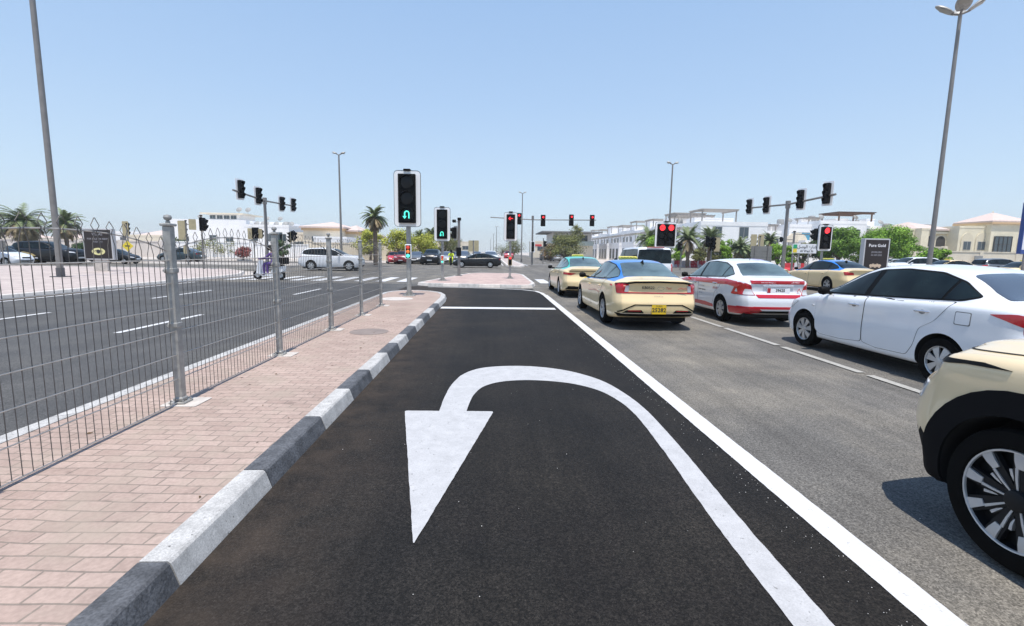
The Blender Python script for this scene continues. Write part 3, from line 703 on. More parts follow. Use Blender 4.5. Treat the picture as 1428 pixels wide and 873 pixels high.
def car(kind, x, y, heading, paint, label, cat='car', roofp=None, hi=True, group=None, style='alloy', name='car', glass=None, taxi=False, doors=False, lights=None, black=BLK):
    """heading 0 = facing +Y"""
    sp = SPEC[kind]; me, bvh = body_mesh(kind, hi); glass = glass or GLS
    root = empty(name, (x, y, .012), heading, label, cat, group)
    bd = bpy.data.objects.new('body', me.copy()); C.objects.link(bd); bd.parent = root; mm = bd.data
    while len(mm.materials) < 3: mm.materials.append(BLKM)
    for i_, q in enumerate((paint, roofp or paint, BLKM)): mm.materials[i_] = q
    mm.polygons.foreach_set('use_smooth', [True]*len(mm.polygons)); mm.set_sharp_from_angle(angle=radians(38))
    for sx in (-1, 1):
        for sy in (-1, 1): put_wheel(root, sx*(sp['w']-.01), sy*sp['wb'], sp['r'], style)
    g = .027 if hi else .12
    def P_(mode, poly, off, nm, m, par=root, gr=None): return patch(bvh, mode, poly, off, nm, m, par, gr or g)
    def both(poly, off, nm, m, gr=None): return [P_('L', poly, off, nm, m, root, gr), P_('R', poly, off, nm, m, root, gr)]
    sided = dict(sunny=(rpoly([(1.02, .965), (.84, 1.03), (.30, 1.315), (-.0, 1.405), (-.45, 1.435), (-.95, 1.405), (-1.30, 1.30), (-1.60, 1.13), (-1.42, 1.07), (-.9, 1.045)], .05), [(.30, .34), (-.88, .955)], 1.30),
                 sonata=(rpoly([(1.0, .935), (.25, 1.285), (-.1, 1.365), (-.6, 1.39), (-1.15, 1.33), (-1.55, 1.20), (-1.80, 1.065), (-1.6, 1.02), (-.8, .985)], .05), [(.22, .26), (-.86, -.92)], 1.3),
                 suv=(rpoly([(.95, 1.10), (.35, 1.46), (.05, 1.56), (-.6, 1.60), (-1.5, 1.57), (-1.95, 1.46), (-2.05, 1.22), (-1.7, 1.16)], .06), [(.2, .26), (-.85, -.93)], 1.3),
                 van=(rpoly([(1.4, 1.2), (.9, 1.65), (.6, 1.78), (-1.5, 1.82), (-2.2, 1.8), (-2.3, 1.25)], .06), [(.3, .36), (-.9, -.98)], 1.3))[kind]
    both(sided[0], .003 if hi else .008, 'window_surround', BLK)
    # panes: clip the outline between the pillars
    def clip(poly, ya, yb, sh=.18):
        # keep between slanted lines y = ya+sh*(z-1.0) and y = yb+...
        def cut(pl, f_):
            o = []
            for i in range(len(pl)):
                a, c = pl[i], pl[(i+1) % len(pl)]; fa, fc = f_(a), f_(c)
                if fa >= 0: o.append(a)
                if fa*fc < 0: t = fa/(fa-fc); o.append((a[0]+(c[0]-a[0])*t, a[1]+(c[1]-a[1])*t))
            return o
        pl = cut(poly, lambda p: ya+sh*0-(p[0]+sh*(p[1]-1.0)*1.0) if True else 0)
        return cut(pl, lambda p: (p[0]+sh*(p[1]-1.0))-yb) if pl else pl
    cx_ = sum(p[0] for p in sided[0])/len(sided[0]); cz = sum(p[1] for p in sided[0])/len(sided[0])
    shrunk = [(cx_+(p[0]-cx_)*.975, cz+(p[1]-cz)*.90) for p in sided[0]]
    bp = .0 if kind != 'van' else .1
    for ya, yb in ((9, bp+.08), (bp-.02, -1.14 if kind != 'sonata' else -1.2), ((-1.18 if kind != 'sonata' else -1.24), -9)):
        pl = clip(shrunk, ya, yb)
        if len(pl) > 2: both(pl, .0065 if hi else .016, 'side_window', glass)
    cowl = {'sunny': 1.10, 'sonata': 1.02, 'suv': 1.02, 'van': 1.5}[kind]; hd = {'sunny': .16, 'sonata': .04, 'suv': .2, 'van': .75}[kind]
    tw = {'sunny': .60, 'sonata': .63, 'suv': .66, 'van': .76}[kind]
    P_('T', rpoly([(-tw-.06, cowl-.08), (-tw*.4, cowl), (tw*.4, cowl), (tw+.06, cowl-.08), (tw*.86, hd), (-tw*.86, hd)], .05), .006 if hi else .014, 'windshield', glass)
    if kind in ('sunny', 'sonata'):
        ya, yb, wa, wb_ = (-1.28, -1.90, .50, .60) if kind == 'sunny' else (-1.18, -2.03, .49, .60)
        P_('T', rpoly([(-wa, ya), (wa, ya), (wb_, yb+.04), (.3, yb), (-.3, yb), (-wb_, yb+.04)], .06), .006 if hi else .014, 'rear_window', glass if kind == 'sonata' or glass is GLST else GLSB)
    elif kind == 'suv': P_('B', rpoly([(-.55, 1.52), (.55, 1.52), (.66, 1.14), (-.66, 1.14)], .06), .004 if hi else .02, 'rear_window', glass)
    else: P_('B', rpoly([(-.78, 1.80), (.78, 1.80), (.86, 1.14), (-.86, 1.14)], .06), .006, 'rear_window', glass)
    # mirrors
    zm = sided[0][0][1]+.06; ym = sided[0][0][0]-.20; xm = sp['w']+.06
    for s in (-1, 1):
        q = MB(); q.lathe([(.02, -.075), (.07, -.06), (.085, 0), (.07, .07), (.02, .095)], 12, 'X', (0, 0, 0)); M = Matrix.Translation((s*xm, ym, zm)) @ Matrix.Diagonal((1.05, .75, .85, 1))
        q.v = [tuple(M @ Vector(v)) for v in q.v]; q.cyl((s*(sp['w']-.14), ym+.03, zm-.05), (s*(xm-.04), ym, zm-.03), .028, .022, 8)
        q.build('side_mirror', black if kind != 'suv' or taxi else paint, root, 40)
    zd = sp['zhub']
    if doors:
        gap = MATS.get('black_plastic')
        if kind == 'sunny':
            df = [(1.00, .36), (1.02, .72), (.98, .93), (.5, .975), (-.03, 1.0), (-.03, .33), (.4, .29), (.9, .29)]
            dr_ = [(-.05, .33), (-.05, 1.0), (-.8, 1.02), (-1.38, 1.055), (-1.18, .80), (-.98, .68), (-.92, .45), (-.82, .30), (-.3, .29)]
            hz = [(-.0, .865, .14), (-1.08, .90, .14)]
        else:
            df = [(.98, .32), (1.0, .72), (.95, .88), (.4, .92), (-.1, .945), (-.1, .31), (.3, .27), (.9, .27)]
            dr_ = [(-.12, .31), (-.12, .945), (-.8, .965), (-1.5, 1.0), (-1.28, .82), (-1.02, .66), (-.97, .42), (-.88, .27), (-.4, .27)]
            hz = [(-.05, .80, .15), (-1.15, .84, .15)]
        for s in ('L', 'R'):
            for poly, (hy, hz_, hw_) in ((df, (hz[0][0]+.16, hz[0][1], hz[0][2])), (dr_, (hz[1][0]+.08, hz[1][1], hz[1][2]))):
                pl = rpoly(poly, .05); cx2 = sum(p[0] for p in pl)/len(pl); cz2 = sum(p[1] for p in pl)/len(pl)
                P_(s, [(cx2+(p[0]-cx2)*1.012, cz2+(p[1]-cz2)*1.016) for p in pl], .0022, 'door_gap', BLKM)
                d = P_(s, pl, .0048, 'door', paint)
                loc, nor, _, _ = bvh.ray_cast(Vector((-3 if s == 'L' else 3, hy, hz_)), Vector((1 if s == 'L' else -1, 0, 0)))
                sg = -1 if s == 'L' else 1; hb = MB()
                hb.tube([(loc.x, hy+.10, hz_), (loc.x+sg*.035, hy+.075, hz_+.004), (loc.x+sg*.042, hy, hz_+.006), (loc.x+sg*.035, hy-.075, hz_+.004), (loc.x, hy-.10, hz_)], [.008, .013, .015, .013, .008], 8)
                hb.build('handle', CHROME if kind == 'sunny' else paint, d, 40)
                patch(bvh, s, [(hy+.05*cos(t*pi/6), hz_-.008+.028*sin(t*pi/6)) for t in range(12)], .005, 'handle_shade_oval', GYPAINT, d, .03)  # grey oval: shade of the handle cup painted flat on the door
    # underside, sills
    MB().box(-sp['w']+.22, sp['w']-.22, sp['yr']+.35, sp['yf']-.35, .15, .24).build('underbody', BLKM, root)
    if lights is None:
        zf = {'sunny': .66, 'sonata': .64, 'suv': .88, 'van': .9}[kind]; zr = {'sunny': .86, 'sonata': .86, 'suv': 1.0, 'van': .95}[kind]; w = sp['w']
        for s in (-1, 1):
            P_('F', rpoly([(s*w*.42, zf-.05), (s*w*.84, zf-.02), (s*w*.84, zf+.08), (s*w*.5, zf+.03)], .02), .006, 'headlight', CLRL)
            P_('B', rpoly([(s*w*.5, zr-.05), (s*w*.86, zr-.07), (s*w*.88, zr+.08), (s*w*.55, zr+.06)], .02), .006, 'tail_light', REDL)
        P_('F', rpoly([(-w*.42, zf-.10), (w*.42, zf-.10), (w*.36, zf+.0), (-w*.36, zf+.0)], .02), .005, 'grille', BLK)
        P_('F', rpoly([(-w*.62, .30), (w*.62, .30), (w*.55, .42), (-w*.55, .42)], .02), .005, 'bumper_intake', BLK)
        P_('F', rrect(-.26, .26, .44, .55, .01), .009, 'number_plate', WHT)
        P_('B', rrect(-.26, .26, .60 if kind != 'suv' else .72, .71 if kind != 'suv' else .83, .01), .006, 'number_plate', WHT)
    if taxi:
        zt = max(p[1] for p in sp['top']); yt = -.1
        t = MB().box(-.23, .23, yt-.07, yt+.07, zt-.012, zt+.07, bev=.025)
        ts = t.build('taxi_sign', mat('taxi_yellow', (.62, .54, .10), .4), root)
        MB().box(-.20, .20, yt-.0735, yt-.071, zt+.025, zt+.052).build('checker_trim', CHECK, ts)
        f = MB(); f.v = []; f.add([(-.018, -1.18, zt-.06), (.018, -1.18, zt-.06), (.006, -1.34, zt-.09+.085), (-.006, -1.34, zt-.09+.085), (-.02, -1.38, zt-.12), (.02, -1.38, zt-.12)], [(0, 1, 2, 3), (2, 5, 4, 3), (1, 5, 2), (0, 3, 4), (0, 4, 5, 1)]); f.build('antenna', BLK, root)
    return root, bvh, P_, both
def plate(root, y, z, w, h, col, txt, tcol, tilt=0, side=None, extra=None):
    M = Matrix.Translation((0, y, z)) @ Matrix.Rotation(pi/2+tilt, 4, 'X')
    p = MB(); p.prism(rrect(-w/2, w/2, -h/2, h/2, .012), -.012, .004, M); o = p.build('number_plate', col, root)
    text('plate_digits', txt, h*(.74 if extra else .62), M @ Matrix.Translation((w*.08 if extra else 0, -h*.08 if not extra else 0, .006)), tcol, o, bold=.003)
    if extra: extra(M, o)
    return o
DKTXT = mat('dark_lettering', (.03, .03, .035), .6); GTXT = mat('grey_lettering', (.25, .25, .27), .6); RTXT = mat('red_lettering', (.55, .02, .03), .5); WTXT = mat('white_lettering', (.8, .8, .82), .6)
# ---- the blue-roofed cream taxi in the nearest lane
SX, SY = 3.44, 12.2
root, bv, P_, both = car('sonata', SX, SY, 0, CREAM, 'cream taxi with a blue roof and full-width red rear light bar, rear plate 25282', 'taxi', BPAINT, style='alloy', name='taxi', glass=GLST, taxi=True, doors=True, lights=1, group='cream city taxis')
def tl(mode, s, poly, nm, m, off): return P_(mode, rpoly([(s*a, b_) for a, b_ in poly], .015), off, nm, m)
P_('B', rpoly([(-.84, .965), (-.5, 1.012), (0, 1.025), (.5, 1.012), (.84, .965), (.84, .925), (.5, .978), (0, .992), (-.5, .978), (-.84, .925)], .01), .006, 'spoiler_lip', BLK)
P_('B', rpoly([(-.66, .765), (.66, .765), (.66, .79), (-.66, .79)], .005), .007, 'light_bar', REDL)
for s in (-1, 1):
    tl('B', s, [(.62, .965), (.80, .955), (.845, .93), (.83, .76), (.58, .762), (.63, .80)], 'tail_light', REDL, .006)
    tl('B', s, [(.60, .93), (.675, .925), (.70, .80), (.62, .795)], 'tail_light_lens', CLRL, .009)
for md in ('L', 'R'):
    P_(md, rpoly([(-2.18, .965), (-2.36, .93), (-2.43, .88), (-2.40, .78), (-2.28, .85)], .02), .005, 'side_lamp', REDL)
P_('B', rpoly([(-.62, .49), (-.5, .545), (.5, .545), (.62, .49), (.82, .385), (.80, .365), (.60, .475), (.48, .525), (-.48, .525), (-.60, .475), (-.80, .365), (-.82, .385)], .008), .006, 'bumper_crease_shade', BLK)  # shade along the bumper crease, laid on as a black strip
for s in (-1, 1): tl('B', s, [(.30, .37), (.74, .37), (.66, .42), (.36, .43)], 'reflector_slot', BLK, .006); tl('B', s, [(.36, .405), (.64, .405), (.62, .42), (.38, .42)], 'reflector', REDL, .010)
P_('B', rpoly([(-.78, .28), (.78, .28), (.85, .355), (-.85, .355)], .01), .006, 'diffuser', BLK); P_('B', rrect(-.76, .76, .352, .364, .004, 2), .011, 'chrome_strip', CHROME)
MB().box(-.62, .62, -2.22, -1.9, .21, .33).build('rear_undertray', BLKM, root)
def rear_at(bv, x, z): return bv.ray_cast(Vector((x, -6, z)), Vector((0, 1, 0)))[0].y
yb = rear_at(bv, 0, .45)-.012
def dub(M, o): pass
plate(root, yb, .445, .30, .19, YEL, '25282', DKTXT)
text('plate_caption', 'DUBAI', .045, Matrix.Translation((0, yb-.007, .515)) @ Matrix.Rotation(pi/2, 4, 'X'), DKTXT, root)
y8 = rear_at(bv, 0, .88)-.012
def rtext(s, x, z, size, m, nm='lettering', bold=0): return text(nm, s, size, Matrix.Translation((x, rear_at(bv, x, z)-.010, z)) @ Matrix.Rotation(pi/2-.1, 4, 'X'), m, root, bold=bold)
rtext('KB0522', -.22, .885, .082, DKTXT, bold=.001); rtext('S O N A T A', 0, .71, .035, GTXT); rtext('Taxi', .21, .88, .065, RTXT)
MB().tube([(.40, y8-.004, .86), (.46, y8-.006, .885), (.50, y8-.004, .87), (.56, y8, .875), (.60, y8, .865)], .005, 5).build('swoosh_emblem', RTXT, root)
e = MB()
for k in range(16):
    t0, t1 = 2*pi*k/16, 2*pi*(k+1)/16; e.tube([(.04+.07*cos(t0), y8-.004, .875+.032*sin(t0)), (.04+.07*cos(t1), y8-.004, .875+.032*sin(t1))], .004, 4)
e.build('oval_emblem', CHROME, root)
both([(-1.95, .93), (-2.05, .935), (-2.12, .90), (-2.0, .895)], .004, 'side_emblem', RTXT)
both(rpoly([(.2, .66), (-.6, .72), (-1.05, .70), (-1.05, .66), (-.6, .68), (.2, .63)], .02), .008, 'side_graphic', mat('pale_red_graphic', (.72, .42, .30), .4))
# ---- turquoise-roofed taxi ahead
root, bv, P_, both = car('sonata', 3.40, 19.2, 0, CREAM, 'cream taxi with a turquoise roof, first in the lane at the stop line', 'taxi', GPAINT, style='hubcap', name='taxi', glass=GLST, taxi=True, doors=True, lights=1, group='cream city taxis')
for s in (-1, 1):
    tl('B', s, [(.45, .86), (.86, .90), (.86, .82), (.62, .80)], 'tail_light', REDL, .006)
    tl('B', s, [(.36, .30), (.80, .30), (.72, .42), (.48, .42)], 'bumper_corner', BLK, .006)
P_('B', rrect(-.55, .55, .30, .41, .02), .007, 'diffuser', BLK); P_('B', rpoly([(-.7, .93), (.7, .93), (.66, .95), (-.66, .95)], .008), .006, 'boot_gap', BLKM)
rtext('Taxi', -.15, .86, .06, RTXT); P_('B', rrect(-.15, .15, .60, .75, .01), .008, 'number_plate', YEL)
MB().box(-.75, .75, -2.3, -1.9, .17, .33).build('rear_undertray', BLKM, root)

# ---- white saloon with red stripes (driving school)
VX, VY = 6.36, 12.62
root, bv, P_, both = car('sunny', VX, VY, 0, WPAINT, 'white driving school saloon with red side stripe and red lower bumper, plate 39625', 'car', style='hubcap', name='car', glass=GLST, doors=True, lights=1)
stripe = rpoly([(1.55, .80), (.9, .945), (0, .975), (-.9, 1.0), (-1.5, 1.02), (-1.95, .99), (-2.05, .90), (-1.95, .86), (-1.6, .90), (-.9, .885), (0, .875), (.9, .86)], .04)
both(stripe, .0085, 'red_stripe', RPAINT)
both(rpoly([(.95, .30), (-.92, .30), (-.92, .37), (-.5, .40), (.95, .40)], .01), .0085, 'red_sill', RPAINT)
for md in ('L', 'R'):
    P_(md, rpoly([(-1.66, .37), (-1.66, .42), (-2.2, .44), (-2.2, .28), (-1.7, .26)], .01), .005, 'red_skirt', RPAINT)
    P_(md, rpoly([(-1.80, .95), (-2.05, .985), (-2.18, .93), (-2.22, .70), (-2.02, .72), (-1.97, .84)], .03), .008, 'tail_light', REDL)
for s in (-1, 1):
    tl('B', s, [(.60, .92), (.70, .97), (.80, .92), (.82, .70), (.52, .70), (.57, .80)], 'tail_light', REDL, .006)
    tl('B', s, [(.585, .83), (.70, .84), (.74, .71), (.545, .71)], 'tail_light_lens', CLRL, .010)
    tl('B', s, [(.5, .45), (.79, .45), (.79, .30), (.45, .30), (.36, .36)], 'red_bumper_corner', RPAINT, .006)
P_('B', rpoly([(-.62, 1.03), (.62, 1.03), (.60, .955), (-.60, .955)], .01), .006, 'boot_stripe', RPAINT)
P_('B', rpoly([(-.52, .72), (.52, .72), (.46, .645), (-.46, .645)], .02), .006, 'boot_lower_stripe', RPAINT)
P_('B', rrect(-.56, .56, .40, .455, .01), .0062, 'bumper_stripe', RPAINT); P_('B', rrect(-.62, .62, .30, .36, .02), .005, 'bumper_intake', BLK)
P_('B', rrect(-.34, .34, .895, .925, .01), .02, 'boot_handle', WPAINT)
MB().box(-.7, .7, -2.15, -1.8, .2, .33).build('rear_undertray', BLKM, root)
yb = rear_at(bv, 0, .82)-.012
def redtab(M, o): MB().prism(rrect(-.255, -.18, -.052, .052, .008), .0045, .006, M).build('plate_tab', REDL, o)
plate(root, yb, .815, .52, .115, WHT, '39625', DKTXT, extra=redtab)
rtext('www.smart-driving.com', -.25, .99, .035, WTXT); rtext('800 4433', .36, .995, .05, WTXT)
MB().tube([(.47, yb, .86), (.43, yb, .78)], .006, 4).tube([(.47, yb, .86), (.51, yb, .78)], .006, 4).build('emblem', RTXT, root)
def ltext(s, y, z, size, m, par, bold=0, align='CENTER'):
    L_ = bv.ray_cast(Vector((-3, y, z)), Vector((1, 0, 0)))[0]; M = Matrix.Translation((L_.x-.011, y, z)) @ Matrix.Rotation(-pi/2, 4, 'Z') @ Matrix.Rotation(pi/2, 4, 'X')
    return text('lettering', s, size, M, m, par, align, bold)
ltext('Driving', .30, .915, .085, WTXT, root, .002); ltext('SAFE DRIVING', -.25, .78, .055, GTXT, root); ltext('EXPERT TRAINING', -.30, .69, .05, DKTXT, root, .001); ltext('800 4433', -.25, .60, .05, GTXT, root); ltext('600 000', -1.02, .78, .075, RTXT, root)
MB().cyl((0, -.95, 1.46), (.0, -1.02, 1.54), .006, n=6).build('antenna', BLK, root)
# ---- plain white saloon, nearest in the second lane
WX, WY = 6.38, 6.90
root, bv, P_, both = car('sunny', WX, WY, 0, WPAINT, 'plain white saloon with dark windows and silver hubcaps, at the right edge', 'car', style='hubcap', name='car', glass=GLS, doors=True, lights=1)
for md in ('L', 'R'):
    P_(md, rpoly([(-1.80, .965), (-2.05, .99), (-2.22, .96), (-2.26, .72), (-2.20, .74), (-2.13, .85), (-1.97, .915)], .03), .006, 'tail_light', REDL)
    P_(md, rpoly([(1.50, .80), (1.78, .78), (1.99, .67), (1.96, .60), (1.72, .64)], .03), .006, 'headlight', CLRL)
    P_(md, rrect(1.06, 1.12, .74, .76, .006, 2), .012, 'side_repeater', YEL if False else CLRL)
P_('L', rrect(-1.625, -1.435, .795, .955, .02), .002, 'fuel_flap_gap', GYPAINT, gr=.03); P_('L', rrect(-1.615, -1.445, .805, .945, .02), .0045, 'fuel_flap', WPAINT, gr=.03)
for s in (-1, 1): tl('B', s, [(.50, .90), (.68, .965), (.73, .92), (.73, .75), (.60, .72)], 'tail_light', REDL, .006)
P_('B', rrect(-.26, .26, .77, .88, .01), .008, 'number_plate', WHT); P_('F', rpoly([(-.4, .5), (.4, .5), (.34, .62), (-.34, .62)], .02), .005, 'grille', BLK)
# ---- cream SUV, nearest on the right
UX, UY = 3.56, .79
root, bv, P_, both = car('suv', UX, UY, 0, CREAMS, 'cream SUV with black wheel arch and dark alloy wheel, cut off at the right edge', 'SUV', style='suv', name='suv', doors=False, lights=1)
for o in root.children:
    if o.name.startswith('body'):
        o.data.materials.append(mat('black_cladding', (.009, .009, .010), .6, bump=.15, bscale=400, spec=.05))
        for p_ in o.data.polygons:
            c_ = p_.center
            if p_.material_index == 0 and (c_.z < .40 or (c_.y > 1.92 and c_.z < .52)): p_.material_index = 3
def ring(cy, cz, r0, r1, a0, a1, n=22):
    o = [(cy+r1*cos(a0+(a1-a0)*k/n), cz+r1*sin(a0+(a1-a0)*k/n)) for k in range(n+1)]; i = [(cy+r0*cos(a0+(a1-a0)*k/n), cz+r0*sin(a0+(a1-a0)*k/n)) for k in range(n, -1, -1)]; return o+i
CLAD = MATS['black_cladding']
for md in ('L', 'R'):
    for sy in (-1, 1): P_(md, ring(sy*1.38, .375, .412, .545, radians(-14), radians(194)), .012, 'arch_cladding', CLAD, gr=.035)
    P_(md, rpoly([(.9, .27), (-.9, .27), (-.9, .42), (.9, .42)], .02), .010, 'sill_cladding', CLAD)
    P_(md, rpoly([(1.46, 1.013), (1.62, 1.022), (2.03, .985), (2.07, .95), (2.02, .945), (1.72, .995)], .012), .007, 'lamp_trim', BLK, gr=.03)
    P_(md, rpoly([(2.02, .96), (2.07, .93), (2.13, .82), (2.10, .70), (2.05, .84)], .015), .008, 'headlight', CLRL, gr=.03)
both([(1.97, 1.045), (1.5, 1.085), (1.05, 1.105), (1.05, 1.1075), (1.5, 1.0875), (1.97, 1.0475)], .004, 'hood_gap', BLKM, .03)
P_('F', rpoly([(-.56, .66), (.56, .66), (.52, .40), (-.52, .40)], .04), .012, 'grille', CLAD); P_('F', rpoly([(-.58, .40), (.58, .40), (.5, .36), (-.5, .36)], .02), .010, 'bumper_lip', CLAD)
for s in (-1, 1): tl('F', s, [(.45, .80), (.84, .82), (.82, .70), (.60, .70)], 'headlight', CLRL, .008)
# ---- other taxis and traffic to the right
car('sonata', 16.1, 22.55, 0, CREAM, 'cream taxi with a blue roof, between the white saloon and the red signal', 'taxi', BPAINT, hi=True, name='taxi', glass=GLS, taxi=True, style='alloy', group='cream city taxis', doors=True)
car('sonata', 11.7, 22.0, 0, CREAM, 'cream taxi with a purple roof, mostly hidden behind the driving school car', 'taxi', PPAINT, hi=False, name='taxi', glass=GLST, taxi=False, group='cream city taxis')
vn, bv, P_, both = car('van', 7.95, 25.6, 0, WPAINT, 'white van with a wide black rear window, ahead of the blue-roofed taxi', 'van', hi=True, name='van', style='hubcap', lights=1)
for s in (-1, 1): tl('B', s, [(.80, 1.10), (.88, 1.12), (.89, .70), (.82, .70)], 'tail_light', REDL, .008)
MB().box(-.42, .42, -2.40, -2.30, 1.885, 1.935, bev=.01).build('brake_light_strip', mat('dark_red_strip', (.30, .015, .03), .4), vn)
P_('B', rrect(-.26, .26, .80, .91, .01), .008, 'number_plate', WHT)
far = [  # kind, px, py(ground), depth override, heading deg, paint, label, cat, name
 ('suv', 72, 368.0, 42, -90, KPAINT, 'large black SUV behind the fence, crossing on the far left road', 'SUV', 'suv', 1.12),
 ('sunny', 16, 366.0, 41, -90, GOLDP, 'gold saloon behind the black SUV on the far left road', 'car', 'car', 1),
 ('sunny', 163, 368.0, 44.5, -90, KPAINT, 'small black car just right of the dark board on the left pavement', 'car', 'car', .9),
 ('sunny', -2, 372, 37, -90, WPAINT, 'white car cut off by the left edge, in front of the gold saloon', 'car', 'car', 1),
 ('sunny', 252, 365.0, 53, 90, DKB, 'dark teal saloon seen through the fence beside the tall fence post', 'car', 'car', 1),
 ('suv', 466, 377, 36.9, -90, WPAINT, 'white SUV crossing the junction beyond the fence', 'SUV', 'suv', 1.0),
 ('sonata', 664, 373, 47.6, 90, KPAINT, 'black saloon crossing the junction behind the island', 'car', 'car', .98),
 ('suv', 684, 367, 60, 180, WPAINT, 'white SUV with a pale windscreen behind the black saloon', 'SUV', 'suv', 1.0),
 ('sunny', 549, 368, 58.5, 196, RPAINT, 'red car at the left end of the oncoming queue', 'car', 'car', .95),
 ('suv', 563, 368.7, 57, 180, DRPAINT, 'maroon SUV second from the left in the oncoming queue', 'SUV', 'suv', .92),
 ('sunny', 581, 368, 59, 180, GYPAINT, 'dark grey saloon in the oncoming queue, left of the black SUV', 'car', 'car', 1),
 ('suv', 594, 364.5, 68, 180, DRPAINT, 'dark red SUV behind the oncoming queue, half hidden by the black SUV', 'SUV', 'suv', 1),
 ('suv', 602.5, 369, 56.5, 180, KPAINT, 'black SUV facing the camera in the oncoming queue', 'SUV', 'suv', 1.06),
 ('sunny', 622, 367, 60, 180, SPAINT, 'silver saloon in the oncoming queue, right of the black SUV', 'car', 'car', 1.02),
 ('suv', 646, 367.5, 58, 180, GYPAINT, 'grey SUV facing the camera behind the black crossing saloon', 'SUV', 'suv', .98),
 ('sunny', 633, 362, 82, 180, SPAINT, 'far silver car behind the motorcyclist in yellow', 'car', 'car', 1),
 ('suv', 665, 362, 86, 180, WPAINT, 'far white SUV beyond the black crossing saloon', 'SUV', 'suv', 1),
 ('suv', 760, 364, 96, 0, KPAINT, 'small dark SUV driving away on the far road by the tree', 'SUV', 'suv', 1),
 ('sunny', 776, 364.5, 92, 0, SPAINT, 'silver car parked under the far tree right of the median', 'car', 'car', 1),
 ('suv', 709, 360, 110, 180, RPAINT, 'distant red lorry-like SUV far down the road', 'SUV', 'suv', 1.1),
 ('suv', 1268, 372, 40, 90, WPAINT, 'white SUV with dark windows behind the dark board on the right', 'SUV', 'suv', 1.0),
 ('sunny', 1240, 374, 44, 90, SPAINT, 'pale car half hidden behind the dark board on the right', 'car', 'car', 1.0),
 ('sunny', 1318, 378, 37, 90, CREAM, 'cream taxi behind the white saloon, only its yellow roof sign showing', 'taxi', 'taxi', 1),
 ('suv', 1395, 375, 42, -90, GYPAINT, 'dark blue-grey SUV in front of the cream villa wall', 'SUV', 'suv', 1.0),
 ('sunny', 1424, 380, 33, 90, CREAM, 'cream taxi at the right edge with a checkered roof sign', 'taxi', 'taxi', 1),
]
for kind, px, pyy, Y, hd, pt, lb_, ct, nm, scl in far:
    p = AY(px, pyy, Y); r_, *_ = car(kind, p.x, Y, radians(hd), pt, lb_, ct, hi=False, name=nm, style='hubcap', taxi=(ct == 'taxi'), group={'taxi': 'cream city taxis'}.get(ct, 'cars crossing or waiting beyond the junction'), glass=(GLSB if pt in (WPAINT, GYPAINT, SPAINT) and hd == 180 else GLS))
    r_.scale = (scl, scl, scl)

# ------------------------------------------------------------------ traffic signals, lamps, signs
REDE = mat('red_signal_light', (.5, .02, .02), .4, emit=(1, .03, .04), es=1.6); GRNE = mat('green_signal_light', (.05, .5, .4), .4, emit=(.10, .95, .70), es=1.1)
REDOFF = mat('dim_red_lens', (.45, .05, .03), .3, emit=(.8, .06, .03), es=.35); AMBO = mat('dim_amber_lens', (.6, .16, .03), .3, emit=(.9, .2, .03), es=.35); LENS = mat('unlit_lens', (.006, .006, .007), .3, spec=.3)
HOODL = mat('hood_edge', (.010, .010, .011), .4, spec=.3)
def disc(b, x, z, r, y, n=20, dome=.012):
    b.lathe([(r, 0), (r*.7, dome*.6), (0, dome)], n, 'Y', (0, 0, 0), False); vs = b.v[-(3*n):]
    for i in range(len(b.v)-3*n, len(b.v)): v = b.v[i]; b.v[i] = (v[0]+x, y-v[1], v[2]+z)
def hood(b, x, z, r, y, L=.2, n=16):
    vs = []; 
    for k in range(n+1):
        t = radians(-35)+radians(250)*k/n
        l = L*(.45+.55*max(0, sin(t)))
        for rr, yy in ((r, y), (r, y-l), (r-.008, y-l), (r-.008, y)): vs.append((x+rr*cos(t), yy, z+rr*sin(t)))
    fs = []
    for k in range(n):
        for j in range(4): a = k*4+j; c = k*4+(j+1) % 4; fs.append((a, a+4, c+4, c))
    b.add(vs, fs)
def uturn(b, x, z, s, y):
    pts = [(x+.42*s, y, z-.75*s), (x+.42*s, y, z+.25*s)]+[(x+.42*s*cos(t*pi/8), y, z+.25*s+.42*s*sin(t*pi/8)) for t in range(1, 8)]+[(x-.42*s, y, z+.25*s), (x-.42*s, y, z-.35*s)]
    b.tube(pts, s*.125, 6); b.add([(x-.85*s, y-.01, z-.3*s), (x+.0*s, y-.01, z-.3*s), (x-.42*s, y-.01, z-.85*s)], [(0, 2, 1)])
def larrow(b, x, z, s, y):
    b.box(x-.5*s, x+.8*s, y-.012, y, z-.09*s, z+.09*s)
    for q in (-1, 1):
        M = Matrix.Translation((x-.75*s, y, z)) @ Matrix.Rotation(q*radians(42), 4, 'Y'); b.box(0, .85*s, -.014, 0, -.1*s, .1*s, M)
